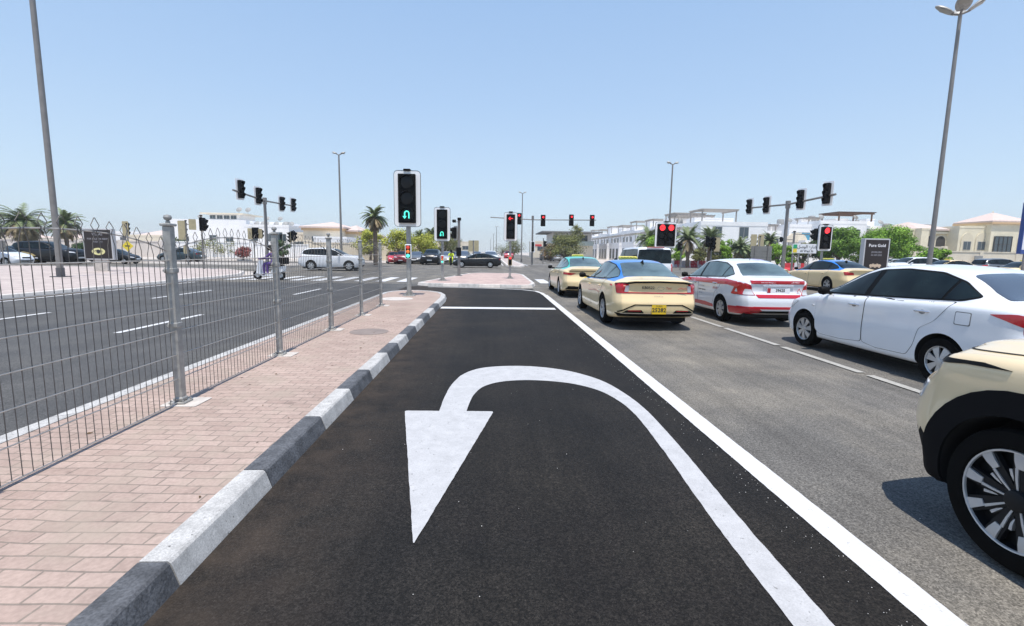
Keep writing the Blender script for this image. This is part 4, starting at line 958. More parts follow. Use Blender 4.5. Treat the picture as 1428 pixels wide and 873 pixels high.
def big_signal(x, y, z0, bottom, w, h, label, cols, rz=0., repeater=None, base=True, poler=.065, name='traffic_signal', group='new framed traffic signals'):
    """cols: per column a list of three lens states"""
    root = empty(name, (x, y, z0), rz, label, 'traffic signal', group)
    top = bottom+h
    MB().cyl((0, .10, 0), (0, .10, top-.1), poler, poler, 14).build('pole', GALV, root, 40)
    if base:
        d = MB().prism(rrect(-.19, .19, -.09, .29, .02), .0, .025); 
        for sx in (-1, 1):
            for sy in (-1, 1): d.cyl((sx*.14, .1+sy*.14, .02), (sx*.14, .1+sy*.14, .08), .018, n=6)
        for k in range(4):
            a = k*pi/2; d.box(.05, .13, -.008, .008, .02, .14, Matrix.Translation((0, .1, 0)) @ Matrix.Rotation(a+pi/4, 4, 'Z'))
        d.build('base_plate', GALV, root)
    M = Matrix.Rotation(pi/2, 4, 'X')
    f = MB().prism(rrect(-w/2, w/2, bottom, top, .13, 6), -.0, .03, M); bbp = f.build('backboard', WHT, root)
    o_, i_ = rrect(-w/2-.010, w/2+.010, bottom-.010, top+.010, .14, 6), rrect(-w/2+.001, w/2-.001, bottom+.001, top-.001, .13, 6)
    e = MB(); n = len(o_)
    e.add([M @ Vector((p[0], p[1], .034)) for p in o_]+[M @ Vector((p[0], p[1], .034)) for p in i_]+[M @ Vector((p[0], p[1], -.006)) for p in o_], [(k, (k+1) % n, n+(k+1) % n, n+k) for k in range(n)]+[(k, 2*n+k, 2*n+(k+1) % n, (k+1) % n) for k in range(n)]); e.build('backboard_edge', BLK, bbp)
    m_ = .135*w/.78 if len(cols) == 1 else .10
    hh = MB().box(-w/2+m_, w/2-m_, -.16, -.028, bottom+.11, top-.11, bev=.01).build('lamp_housing', BLK, root)
    MB().prism(rrect(-.11, .11, top-.01, top+.05, .025), -.10, .10, M).build('top_cap', BLK, root)
    cw = (w-2*m_)/len(cols); ch_ = (h-.22)/3; r = min(cw*.40, ch_*.40)
    for ci, col in enumerate(cols):
        cx = -w/2+m_+cw*(ci+.5)
        for k, st in enumerate(col):
            cz = top-.11-ch_*(k+.5)
            b = MB(); disc(b, cx, cz, r, -.161); le = b.build('lens', {'red': REDE}.get(st, LENS), root, 60)
            hb = MB(); hood(hb, cx, cz, r*1.08, -.155, .13); hb.build('hood', HOODL, root, 50)
            if st == 'u': s = MB(); uturn(s, cx, cz, r*.78, -.185); s.build('symbol', GRNE, le)
            if st == 'l': s = MB(); larrow(s, cx, cz, r*.85, -.18); s.build('symbol', REDE, le)
            if st == 'lr': s = MB(); larrow(s, cx, cz, r*.6, -.19); s.build('symbol', BLK, le); le.data.materials.clear(); le.data.materials.append(REDE)
    if repeater:
        zc, st, rw, rh = repeater
        hb = MB().box(-rw/2, rw/2, .0, .06, zc-rh/2, zc+rh/2, bev=.01).build('repeater_backboard', TAN if st != 'g' else WHT, root)
        MB().box(-rw/2+.03, rw/2-.03, -.06, .0, zc-rh/2+.03, zc+rh/2-.03, bev=.006).build('repeater_housing', BLK, hb)
        for k, mm in enumerate([REDOFF, AMBO, GRNE] if st == 'g' else [REDE, LENS, LENS]):
            if st != 'g' and k: break
            b = MB(); disc(b, 0, zc+rh/2-.03-(rh-.06)/3*(k+.5), (rh-.06)/6*.86, -.061, 14); b.build('repeater_lens', mm, hb, 60)
    return root
A = G(570, 412.5, .13)
big_signal(A.x, A.y, .12, 2.22, .82, 1.72, 'large framed signal on the median nose showing a green turn-back arrow, nearest of all', [['', '', 'u']], repeater=(1.43, 'g', .20, .46), poler=.075)
B_ = G(617, 391.5, .14)
big_signal(B_.x, B_.y, .13, 1.93, .76, 1.60, 'framed signal on the left end of the pink island showing a green turn-back arrow', [['', '', 'u']], repeater=(1.05, 'g', .16, .40), poler=.06)
D_ = G(711, 388.5, .14)
big_signal(D_.x, D_.y, .13, 2.05, .70, 1.52, 'framed signal on the pink island showing a red left arrow', [['l', '', '']], repeater=(.83+.15, 'r', .22, .5), poler=.06)
E_ = AY(927, 346, 26.5); big_signal(E_.x, E_.y, .13, E_.z-.13, 1.18, 1.42, 'wide framed signal with two red lamps side by side above the white van', [['lr', '', ''], ['red', '', '']], poler=.07)
H_ = AY(1148, 350, 26.0); big_signal(H_.x, H_.y, .14, H_.z-.14, .80, 1.42, 'framed signal with one round red lamp beside the street name sign', [['red', '', '']], repeater=(1.1, 'r', .16, .4), poler=.06)

def head(root, M, back=WHT, lit=None, name='signal_head', rows=3, s=1.0):
    """a small three-lamp head; M maps a head centred on the origin facing -Y"""
    def put(b, nm, m, par, sm=None):
        b.v = [tuple(M @ (Vector(v)*s)) for v in b.v]; return b.build(nm, m, par, sm)
    h = .36*rows
    o = put(MB().box(-.15, .15, -.10, .10, -h/2, h/2, bev=.02), name, BLK, root)
    put(MB().prism(rrect(-.27, .27, -h/2-.1, h/2+.1, .06), -.135, -.115, Matrix.Rotation(pi/2, 4, 'X')), 'backboard', back, o)
    for k in range(rows):
        z = h/2-.36*(k+.5); b = MB(); disc(b, 0, z, .115, -.10, 12); put(b, 'lens', REDE if lit == k else LENS, o, 60)
        b = MB(); hood(b, 0, z, .13, -.10, .24, 8); put(b, 'hood', BLK, o, 50)
    return o
def gantry(p0, pt, arms, heads, label, hrz, r=.11, group='overhead signal gantries'):
    root = empty('signal_gantry', p0, 0, label, 'traffic signal gantry', group); L = lambda v: Vector(v)-Vector(p0)
    b = MB().cyl((0, 0, 0), L(pt)+Vector((0, 0, .1)), r*1.15, r*.9, 12); b.build('pole', POLE, root, 40)
    MB().cyl(L(pt)-Vector((0, 0, .25)), L(pt)+Vector((0, 0, .22)), r*1.4, n=12).build('arm_collar', POLE, root, 40)
    MB().prism(rrect(-.25, .25, -.25, .25, .03), 0, .04).build('base_plate', POLE, root)
    a = MB().tube([L(q) for q in arms], r*.55, 8); a.build('arm', POLE, root, 40)
    for q, lit, bk in heads: head(root, Matrix.Translation(L(q)) @ Matrix.Rotation(hrz, 4, 'Z'), bk, lit)
    return root
# left gantry: arm recedes from near left to far right, lamps face right
def on_line(px, py_, P, Q):
    """point of the line P-Q (plan view) seen in the photo column px, height from row py_"""
    d = ray(px, py_); u = Vector((d.x, d.y)); a, b = Vector((P[0], P[1])), Vector((Q[0], Q[1])); v = b-a
    t = (a.x*u.y-a.y*u.x)/(v.y*u.x-v.x*u.y) if abs(v.y*u.x-v.x*u.y) > 1e-9 else 0
    p = a+v*t; k = p.length/u.length; return Vector((p.x, p.y, CH+d.z*k))
P0, Q0 = AY(333, 264, 31), AY(407, 285, 45)
pg = on_line(369, 280, P0, Q0)
hs = [(on_line(px, y_, P0, Q0)) for px, y_ in ((333, 264), (358, 273), (391, 284), (407, 285.5))]
gantry((pg.x, pg.y, .14), (pg.x, pg.y, pg.z), [on_line(325, 265, P0, Q0), pg, on_line(408, 287, P0, Q0)], [(h+Vector((.16, -.05, 0)), None, WHT) for h in hs], 'overhead signal gantry on the left with four heads turned to the right', radians(62))
P0, Q0 = AY(1155, 271, 25.5), AY(1047, 288, 38)
pg = on_line(1099, 285, P0, Q0)
hs = [(on_line(px, y_, P0, Q0)) for px, y_ in ((1156, 270), (1119, 278), (1071, 286), (1047, 288))]
gantry((pg.x, pg.y, .14), (pg.x, pg.y, pg.z), [on_line(1165, 271, P0, Q0), pg, on_line(1046, 290, P0, Q0)], [(h+Vector((-.16, -.05, 0)), None, WHT) for h in hs], 'overhead signal gantry on the right with four heads turned to the left', radians(-62))
pg = AY(743, 305, 55); Yg = 55
gantry((pg.x, Yg, .14), (pg.x, Yg, pg.z+.1), [AY(684, 303, Yg), AY(743, 306.5, Yg), AY(831, 307, Yg)], [(AY(757.5, 307.5, Yg-.15), 0, BLK), (AY(797, 307, Yg-.15), 0, BLK), (AY(826, 307.5, Yg-.15), 0, BLK), (AY(724, 305, Yg-.15), 0, BLK)], 'far overhead signal gantry with red lamps across the junction', 0, .10)
head(bpy.data.objects['signal_gantry.002'], Matrix.Translation(AY(743, 344, Yg-.2)-Vector((pg.x, Yg, .14))), WHT, None)

def post_signal(px, base, top, Y, heads, label, r=.055, cap=True, group='side post signals', z0=.14):
    p = AY(px, base, Y); t = AY(px, top, Y); root = empty('post_signal', (p.x, Y, z0), 0, label, 'traffic signal', group)
    MB().cyl((0, 0, 0), (0, 0, t.z-z0), r, n=10).build('pole', POLE, root, 40)
    if cap: MB().lathe([(0, -.02), (r*1.5, -.02), (r*1.5, .05), (0, .06)], 10, 'Z', (0, 0, t.z-z0)).build('pole_cap', BLK, root, 40)
    for hx, hy, ang, bk, rows, s in heads:
        q = AY(hx, hy, Y)-Vector((p.x, Y, z0)); q.y += (-.12 if abs(ang) < 90 else .12); head(root, Matrix.Translation(q) @ Matrix.Rotation(radians(ang), 4, 'Z'), bk, None, rows=rows, s=s)
        MB().cyl((0, 0, q.z), (q.x, q.y*.5, q.z), .03, n=6).build('bracket', POLE, root)
    return root
post_signal(263, 370, 308, 39, [(254, 321, 170, TAN, 3, 1.15), (267, 313, -150, TAN, 2, .9), (259, 348, 180, TAN, 2, .7)], 'pair of signals seen from behind with tan backplates, right of the tall fence post')
post_signal(285, 378, 301, 33, [(286, 313, 75, BLK, 2, .95)], 'dark slim side post signal with lamps turned right, behind the fence')
post_signal(356, 373, 320, 42, [(350, 326, 180, TAN, 2, 1.0), (357, 325, 20, BLK, 2, 1.0), (363, 326, 160, TAN, 2, .9)], 'cluster of signals on one post left of the left gantry pole')
post_signal(411, 367, 322, 52, [(405, 331, -80, TAN, 3, 1.0), (411, 329, 70, BLK, 2, 1.1)], 'signal post between the left gantry pole and the white SUV')
post_signal(181, 366, 312, 41, [(175, 319, 175, TAN, 3, .95)], 'signal seen from behind beside the yellow chevron sign')
post_signal(660, 372, 336, 60, [(656.5, 343, 180, TAN, 3, 1.05), (664.5, 343, 180, TAN, 3, 1.05)], 'double signal seen from behind above the black crossing saloon', r=.07)
post_signal(948, 380, 338, 44, [(947, 344, 60, BLK, 2, 1)], 'side post signal behind the driving school car, left of the two palms')
post_signal(990, 380, 334, 44, [(988, 337, 30, BLK, 2, 1.1), (994, 340, 10, BLK, 3, 1.0), (1000, 341, 180, TAN, 3, 1.0)], 'cluster of signals on one post between the palms on the right')
post_signal(1056, 380, 330, 42, [(1051, 337, 180, TAN, 3, 1), (1061, 337, 180, TAN, 3, 1)], 'pair of tan-backed signals above the grey louvred board')
post_signal(1103, 380, 323, 36, [(1092, 334, 90, BLK, 1, .7), (1137, 327, -90, BLK, 2, 1)], 'thin post right beside the right gantry pole with a small camera', r=.07)
post_signal(757, 370, 333, 62, [(760, 340, 90, BLK, 2, 1)], 'slim far signal post on the median behind the far gantry', group='side post signals')
# camera pole on the island
p = G(640, 384.5, .14); root = empty('camera_post', (p.x, p.y, .13), 0, 'grey camera post with two black cameras on the far edge of the pink island', 'camera post')
hz = AY(640, 307, p.y).z-.13
MB().cyl((0, 0, 0), (0, 0, hz), .09, .075, 12).build('pole', POLE, root, 40)
MB().prism(rrect(-.2, .2, -.2, .2, .03), 0, .03).build('base_plate', POLE, root)
for dx, dz in ((-.28, -.06), (.02, .06)):
    c = MB().box(-.10, .10, -.16, .14, hz+dz-.08, hz+dz+.08, Matrix.Translation((dx, 0, 0)), bev=.02); c.build('camera', BLK, root)
head(root, Matrix.Translation((-.30, 0, hz-.75)) @ Matrix.Rotation(radians(-60), 4, 'Z'), GALV, None, rows=2, s=.9)
MB().cyl((-.34, 0, hz-.75), (0, 0, hz-.75), .03).cyl((-.3, 0, hz-.1), (0, 0, hz-.1), .02).build('bracket', POLE, root)
MB().box(-.14, .14, -.22, -.06, AY(640, 357, p.y).z-.13, AY(640, 345, p.y).z-.13, bev=.02).build('control_box', BLK, root)

# street lamps
def lamp(x, y, h, r0, r1, label, heads=2, hr=0., big=False, z0=.14, group='street lamps'):
    root = empty('street_lamp', (x, y, z0), hr, label, 'street lamp', group)
    MB().cyl((0, 0, .3), (0, 0, h), r0, r1, 14, False).build('pole', POLE, root, 40)
    MB().prism(rrect(-r0*2.2, r0*2.2, -r0*2.2, r0*2.2, .03), 0, .04).cyl((0, 0, .0), (0, 0, .42), r0*1.25, n=14).build('base', mat('dark_base', (.09, .09, .095), .6), root)
    if heads:
        hs = []
        for k in range(heads):
            a = k*2*pi/heads+(radians(40) if heads == 4 else 0); M = Matrix.Translation((0, 0, h)) @ Matrix.Rotation(a, 4, 'Z')
            ar = MB(); ar.tube([M @ Vector(v) for v in (((0, 0, -.05), (.15, 0, .0), (.30, 0, .05)) if big else ((0, 0, -.05), (.12, 0, .03), (.24, 0, .07)))], .045, 8); arm = ar.build('arm', POLE, root, 40)
            L, w, t = (.62, .27, .13) if big else (.42, .17, .09)
            q = MB(); N = 10; rows = []
            for i in range(N+1):
                u = i/N; ww = w*sin(pi*min(1, .12+u*.86))**.5; tt = t*sin(pi*min(1, .1+u*.85))**.6
                rows.append([((.22 if big else .18)+L*u, ww*cos(s), (.02+.42*u if big else .10+.10*u)+(tt*sin(s) if sin(s) > 0 else tt*.25*sin(s))) for s in [2*pi*j/12 for j in range(12)]])
            vs = [M @ Vector(v) for rw in rows for v in rw]; fs = [(i*12+j, i*12+(j+1) % 12, (i+1)*12+(j+1) % 12, (i+1)*12+j) for i in range(N) for j in range(12)]+[tuple(range(11, -1, -1)), tuple(range(N*12, N*12+12))]
            q.add(vs, fs); hd = q.build('lamp_head', GALV, arm, 50)
            g = MB(); g.prism([(.30, -w*.62), (.22+L*.8, -w*.62), (.22+L*.88, 0), (.22+L*.8, w*.62), (.30, w*.62)], -.075, -.045, M @ Matrix.Rotation(-atan2(.42, .8), 4, 'Y')) if big else g.prism([(.25, -w*.6), (.18+L*.8, -w*.6), (.18+L*.88, 0), (.18+L*.8, w*.6), (.25, w*.6)], .075, .10, M); g.build('diffuser', mat('lamp_glass', (.30, .29, .26), .3), hd)
    return root
p = G(85, 386, .15); lamp(p.x, p.y, 17, .125, .09, 'tall street lamp pole on the left pavement, its head above the picture', 2)
p = AY(1296, 366, 20.5); d = AY(1341, 20, 20.5); lamp(p.x, p.y, d.z-.1, .098, .066, 'tall street lamp on the right with broad lamp heads', 4, radians(15), True)
def far_lamp(px, base, top, Y, lb, n=2, r=.10, hr=0): p = AY(px, base, Y); lamp(p.x, Y, AY(px, top, Y).z, r, r*.6, lb, n, hr)
far_lamp(477, 372, 218, 45, 'street lamp behind the white crossing SUV', 2, .11)
far_lamp(930, 375, 231, 47, 'street lamp rising behind the wide double red signal', 2, .11)
far_lamp(727, 366, 271, 72, 'street lamp on the far median just right of the red arrow signal', 2, .10)
far_lamp(692, 360, 317, 150, 'far street lamp beyond the junction, tallest of the distant row', 2, .12)
far_lamp(688, 358, 327, 195, 'far street lamp, second of the distant row', 2, .12)
far_lamp(684, 356, 334, 250, 'far street lamp, last of the distant row', 2, .12)

# dark advertising boards
def board(px0, px1, ytop, ybot, Y, label, lines, name='sign_board'):
    a, c = AY(px0, ybot, Y), AY(px1, ytop, Y); w = c.x-a.x; cx = (a.x+c.x)/2; zb, zt = a.z, c.z
    root = empty(name, (cx, Y, .15), 0, label, 'sign board', 'dark advertising boards')
    o = MB().box(-w/2, w/2, 0, .28, zb-.15, zt-.15, bev=.01).build('cabinet', mat('sign_frame', (.55, .55, .56), .4, .4), root)
    MB().box(-w/2+.07, w/2-.07, -.008, -.001, zb-.08, zt-.22).build('face', mat('dark_brown_face', (.016, .010, .009), .5), root)
    MB().box(-w*.24, w*.24, .04, .24, 0, zb-.15).build('pedestal', CONC, root)
    for s, x, z, size, m in lines: text('lettering', s, size, facing_cam(x, -.016, zt-.15-z), m, root, bold=.004)
    return root, zt-.15, w
r_, zt, w = board(1201, 1242, 333, 384, 25.5, 'dark advertising board with white lettering in front of the round green trees', [('Pure Gold', 0, .38, .23, WTXT), ('JEWELLERS', 0, .74, .12, GTXT), ('04 349 3333', 0, .90, .12, GTXT)])
b = MB()
for i in range(5): b.box(-.30+i*.12, -.30+i*.12+.10, -.02, -.010, zt-1.58+.04*(i % 2), zt-1.36-.03*((i+1) % 2))
b.box(-.33, .33, -.018, -.009, zt-1.5, zt-1.42); b.build('emblem', mat('tan_emblem', (.62, .48, .35), .6), r_)
r_, zt, w = board(118.5, 155, 319, 362, 28.2, 'dark advertising board with a yellow oval on the left pavement', [('VILLAS', 0, .32, .20, GTXT), ('FOR SALE OR RENT', 0, .58, .13, GTXT), ('04 321 1111', 0, .74, .11, GTXT)])
b = MB().lathe([(0, 0), (1, 0), (1, .01), (0, .01)], 28, 'Y'); b.v = [(v[0]*.36, -.02+v[1], v[2]*.20+zt-1.28) for v in b.v]; e_ = b.build('oval_emblem', mat('pale_yellow', (.70, .66, .32), .6), r_)
MB().lathe([(0, 0), (.11, 0), (.10, .008), (0, .01)], 12, 'Y', (0, -.03, zt-1.28)).tube([(-.22, -.03, zt-1.27), (-.1, -.03, zt-1.20), (.1, -.03, zt-1.22), (.24, -.03, zt-1.26)], .012, 4).build('emblem_mark', DKTXT, e_)
# street name sign
a, c = AY(1104, 353, 30), AY(1139, 340.5, 30); w = c.x-a.x; h = c.z-a.z; cx = (a.x+c.x)/2
root = empty('street_name_sign', (cx, 30, .14), 0, 'white street name sign with green and yellow square beside the right gantry', 'street sign')
zc = (a.z+c.z)/2-.14
MB().box(-w/2, w/2, -.03, 0, zc-h/2, zc+h/2, bev=.006).build('panel', mat('sign_white', (.72, .74, .76), .5), root)
for x in (-.3, .35): MB().cyl((x, .05, 0), (x, .05, zc+h/2), .04).build('leg', GALV, root, 40)
MB().box(-w/2+.05, -w/2+.30, -.038, -.031, zc, zc+h/2-.04).build('green_square', mat('sign_green', (.02, .35, .16), .5), root); MB().box(-w/2+.05, -w/2+.30, -.038, -.031, zc-h/2+.04, zc-.01).build('yellow_square', mat('sign_yellow', (.80, .62, .05), .5), root)
text('lettering', '\uFEDE\uFEBB\uFEEE\uFEDF\uFE8D \uFEC9\uFEAD\uFE8E\uFEB7', .26, facing_cam(.15, -.034, zc+.11), DKTXT, root, bold=.004); text('lettering', 'Al Wasl St', .20, facing_cam(.15, -.034, zc-.16), DKTXT, root, bold=.003)
# backs of louvred direction boards
def louvre(px0, px1, yt, yb, Y, label):
    a, c = AY(px0, yb, Y), AY(px1, yt, Y); w = c.x-a.x; h = c.z-a.z; cx = (a.x+c.x)/2
    root = empty('direction_board', (cx, Y, .14), 0, label, 'direction sign', 'direction boards seen from behind')
    b = MB(); n = 6
    for i in range(n): b.box(-w/2, w/2, -.012+.01*(i % 2), .02, a.z-.14+h*i/n+.012, a.z-.14+h*(i+1)/n-.004)
    b.box(-w/2, w/2, .02, .03, a.z-.14, c.z-.14); b.build('panel', mat('board_back', (.20, .20, .19), .7, var=.1), root)
    for x in (-w*.32, w*.30): MB().cyl((x, -.05, 0), (x, -.05, c.z-.1), .045).build('leg', POLE, root, 40)
louvre(1046, 1077, 343.5, 366, 40, 'grey louvred board seen from behind, right of the driving school car roof')
louvre(-12, 7, 336, 349, 36, 'grey louvred board seen from behind at the left edge')
# yellow chevron sign
p = AY(178, 343, 40); root = empty('chevron_sign', (p.x, 40, .15), 0, 'yellow warning sign with a black arrow beside the left advertising board', 'road sign')
s = .42; MB().add([(s*1.1*a_, -.02, p.z-.15+s*b_) for a_, b_ in ((-1, 0), (0, -1), (1, 0), (0, 1))]+[(s*1.1*a_, .0, p.z-.15+s*b_) for a_, b_ in ((-1, 0), (0, -1), (1, 0), (0, 1))], [(0, 1, 2, 3), (4, 7, 6, 5), (0, 4, 5, 1), (1, 5, 6, 2), (2, 6, 7, 3), (3, 7, 4, 0)]).build('panel', mat('sign_yellow', (.8, .62, .05), .5), root)
MB().box(-.2, .2, -.028, -.022, p.z-.19, p.z-.11, Matrix.Identity(4)).build('arrow', DKTXT, root); MB().cyl((0, .04, 0), (0, .04, p.z+.2), .04).build('leg', POLE, root)
# blue and white board cut by the right edge
a = AY(1421, 352, 22); c = AY(1427, 300, 22); root = empty('edge_sign', (a.x+1.29, 22, .15), 0, 'white and blue board cut off by the right edge of the picture', 'sign board')
MB().box(-1.2, 1.2, 0, .15, a.z-.15, c.z-.15+.6, bev=.01).build('panel', mat('sign_white', (.72, .74, .76), .5), root); MB().box(-1.2, 1.2, -.01, .16, a.z-.22, a.z-.02).build('blue_band', mat('sign_blue', (.03, .07, .25), .5), root); MB().box(-1.24, -1.2, -.02, .17, a.z-.22, c.z+.45).build('frame', mat('sign_blue', (.03, .07, .25), .5), root)
for x in (-.9, .9): MB().cyl((x, .08, 0), (x, .08, a.z-.15), .06).build('leg', POLE, root)
# red and white barriers
def barrier(px, py_, Y, rz, m, label, w=1.0):
    p = AY(px, py_, Y); root = empty('road_barrier', (p.x, Y, .0), rz, label, 'barrier', 'red and white plastic barriers')
    M = Matrix.Rotation(pi/2, 4, 'Z') @ Matrix.Rotation(pi/2, 4, 'X')
    MB().prism([(-.24, 0), (.24, 0), (.22, .12), (.09, .35), (.08, .85), (-.08, .85), (-.09, .35), (-.22, .12)], -w/2, w/2, M).build('shell', m, root); MB().cyl((0, 0, .85), (0, 0, .90), .04).build('filler_cap', BLK, root)
RB = mat('red_barrier_plastic', (.62, .04, .05), .5); WB = mat('white_barrier_plastic', (.72, .70, .70), .5)
for k in range(9): barrier(939+k*5.6, 372, 60, 0, RB if k % 2 else WB, ('red' if k % 2 else 'white')+' plastic barrier under the palms, number %d from the left' % (k+1), .92 if True else 1)
for k in range(6): barrier(1100+k*9, 374, 52, 0, WB if k % 2 else RB, ('white' if k % 2 else 'red')+' plastic barrier under the street name sign, number %d from the left' % (k+1), 1.1)

# scooter and rider
def skin_person(name, J, E_, parent, mats, levels=1):
    me = bpy.data.meshes.new(name); me.from_pydata([j[0] for j in J], E_, []); o = bpy.data.objects.new(name, me); C.objects.link(o)
    md = o.modifiers.new('s', 'SKIN'); sv = me.skin_vertices[0].data
    for i, j in enumerate(J): sv[i].radius = j[1] if isinstance(j[1], tuple) else (j[1], j[1]); sv[i].use_root = (i == 0)
    md.use_smooth_shade = True; s2 = o.modifiers.new('d', 'SUBSURF'); s2.levels = levels; s2.render_levels = levels
    dg = bpy.context.evaluated_depsgraph_get(); dg.update(); m2 = bpy.data.meshes.new_from_object(o.evaluated_get(dg)); bpy.data.objects.remove(o)
    m2.materials.clear()
    for q in mats: m2.materials.append(q)
    for p_ in m2.polygons: p_.use_smooth = True; p_.material_index = mats_index(m2, p_)
    r = bpy.data.objects.new(name, m2); C.objects.link(r)
    if parent: r.parent = parent
    return r
def mats_index(m, p): 
    c = p.center; return 1 if c.z > 1.36 else (2 if c.z < .22 else 0)
def scooter(p, rz, label, plabel, cloth, group, body=WPAINT):
    root = empty('scooter', p, rz, label, 'scooter', group)   # faces +Y locally
    for y, nm in ((.62, 'front_wheel'), (-.62, 'rear_wheel')):
        w = MB().lathe([(.13, -.04), (.20, -.05), (.24, -.02), (.24, .02), (.20, .05), (.13, .04)], 20, 'X', (0, y, .24), False); w.build('wheel', RUB, root, 40)
        MB().lathe([(.135, -.03), (.135, .03), (.03, .03), (.03, -.03), (.135, -.03)], 16, 'X', (0, y, .24), False).build('rim', RIM, root, 40)
    b = MB(); b.prism([(.62, .34), (.50, .95), (.40, .98), (.34, .60), (.30, .34), (-.1, .30), (-.25, .55), (-.85, .72), (-.80, .45), (-.55, .30), (-.2, .18), (.35, .20), (.5, .3)], -.13, .13, Matrix(((0, 0, 1, 0), (1, 0, 0, 0), (0, 1, 0, 0), (0, 0, 0, 1)))); b.build('bodywork', body, root)
    MB().box(-.14, .14, -.75, -.1, .70, .78, bev=.03).build('saddle', BLK, root); MB().tube([(-.32, .36, 1.04), (0, .44, 1.02), (.32, .36, 1.04)], .02, 6).build('handlebar', BLK, root)
    MB().lathe([(0, 0), (.07, 0), (.06, .05), (0, .06)], 12, 'Y', (0, .50, .88)).build('headlight', CLRL, root); MB().tube([(0, .62, .24), (0, .48, .75)], .035, 6).build('fork', BLK, root)
    MB().box(-.2, .2, -.98, -.60, .80, 1.14, bev=.03).build('delivery_box', BLK, root)
    J = [((0, -.30, .84), (.17, .14)), ((0, -.28, 1.05), (.15, .12)), ((0, -.22, 1.30), (.18, .13)), ((0, -.19, 1.42), (.06, .06)), ((0, -.16, 1.47), (.055, .06)), ((0, -.14, 1.58), (.10, .115)), ((0, -.14, 1.68), (.07, .08))]
    E_ = [(0, 1), (1, 2), (2, 3), (3, 4), (4, 5), (5, 6)]
    for s in (-1, 1):
        n = len(J); J += [((s*.19, -.20, 1.32), .07), ((s*.27, -.02, 1.12), .055), ((s*.29, .27, 1.06), .04), ((s*.29, .36, 1.06), .035)]; E_ += [(2, n), (n, n+1), (n+1, n+2), (n+2, n+3)]
        n = len(J); J += [((s*.12, -.22, .84), .10), ((s*.17, .16, .80), .085), ((s*.15, .18, .42), .06), ((s*.14, .16, .29), .045), ((s*.14, .30, .26), .04)]; E_ += [(0, n), (n, n+1), (n+1, n+2), (n+2, n+3), (n+3, n+4)]
    pr = empty('person', (p[0], p[1], p[2]), rz, plabel, 'person', group)
    body_ = skin_person('body', J, E_, pr, [cloth, mat('skin', (.35, .2, .13), .6), BLK])
    h = MB().lathe([(.02, -.02), (.12, -.02), (.145, .05), (.15, .12), (.12, .20), (.06, .25), (0, .26)], 14, 'Z', (0, -.13, 1.50), False); h.build('helmet', BLK, pr, 50)
    MB().box(-.10, .10, -.03, .0, 1.53, 1.62, bev=.01).build('visor', GLS, pr)
    return root
PURP = mat('purple_cloth', (.11, .055, .25), .85, var=.2, vscale=20)
p = G(376, 390, 0); scooter((p.x, p.y, 0), radians(82), 'white scooter with a black box crossing behind the fence', 'scooter rider in purple clothes and a black helmet', PURP, 'scooters and riders')
p = AY(629, 368.5, 55); scooter((p.x, p.y, 0), radians(180), 'far scooter waiting beside the silver saloon', 'far scooter rider in a bright yellow vest', mat('yellow_vest', (.65, .75, .03), .8), 'scooters and riders', BLK)

# ------------------------------------------------------------------ buildings
VW = mat('white_render', (.86, .855, .85), .9, var=.05, vscale=.5, fine=.04, fscale=6); VC = mat('cream_render', (.72, .64, .51), .9, var=.07, vscale=.6, fine=.05, fscale=6)
VB = mat('beige_stone', (.72, .66, .50), .9, var=.1, vscale=.7, fine=.06, fscale=7); PK = mat('pink_roof_tiles', (.58, .47, .42), .85, var=.15, vscale=6); WALLW = mat('pale_boundary_wall', (.66, .60, .55), .9, var=.07, vscale=.7)
WIN = mat('window_glass', (.05, .07, .085), .08, spec=.8); FRM = mat('window_frame', (.30, .30, .29), .6); TIMB = mat('dark_timber', (.13, .075, .05), .8, var=.2); PERG = mat('grey_timber', (.36, .33, .30), .85, var=.15); BANDC = mat('orange_cornice', (.60, .42, .24), .8)
SHD = mat('shade_and_bar_dark', (.05, .045, .04), .8)  # dark colour standing in for shade inside openings; also used for glazing bars
def window(root, x, z, w, h, y=0, m=WIN, arch=False, fr=FRM):
    f = MB(); M = Matrix.Rotation(pi/2, 4, 'X')
    poly = [(x-w/2, z), (x+w/2, z), (x+w/2, z+h)]+([(x+w/2*cos(t*pi/8), z+h+w*.55*sin(t*pi/8)) for t in range(1, 8)] if arch else [])+[(x-w/2, z+h)]
    cx, cz = x, z+h/2; g = [(cx+(p[0]-cx)*(1+.12/w), cz+(p[1]-cz)*(1+.12/h)) for p in poly]
    f.prism(g, -y-.02, -y+.05, M); o = f.build('window', fr, root); q = MB(); q.prism(poly, -y+.05, -y+.056, M) if False else q.prism(poly, -y+.02, -y+.06, M); q.build('pane', m, o)
    if not arch and w > .8: MB().box(x-.03, x+.03, y-.075, y-.062, z, z+h).build('mullion', fr, o)
    return o
def dish(root, x, y, z, r=.5):
    b = MB().lathe([(0, 0), (r*.5, .04), (r, .16), (r, .18), (r*.5, .06), (0, .02)], 14, 'Y', (0, 0, 0), False); M = Matrix.Translation((x, y, z+.9)) @ Matrix.Rotation(radians(-35), 4, 'X')
    b.v = [tuple(M @ Vector(v)) for v in b.v]; b.cyl((x, y, z), (x, y, z+.9), .04); b.build('satellite_dish', FRM, root)
def tank(root, x, y, z): MB().lathe([(0, 0), (.55, 0), (.6, .1), (.6, 1.1), (.5, 1.3), (0, 1.35)], 14, 'Z', (x, y, z)).build('water_tank', FRM, root, 40)
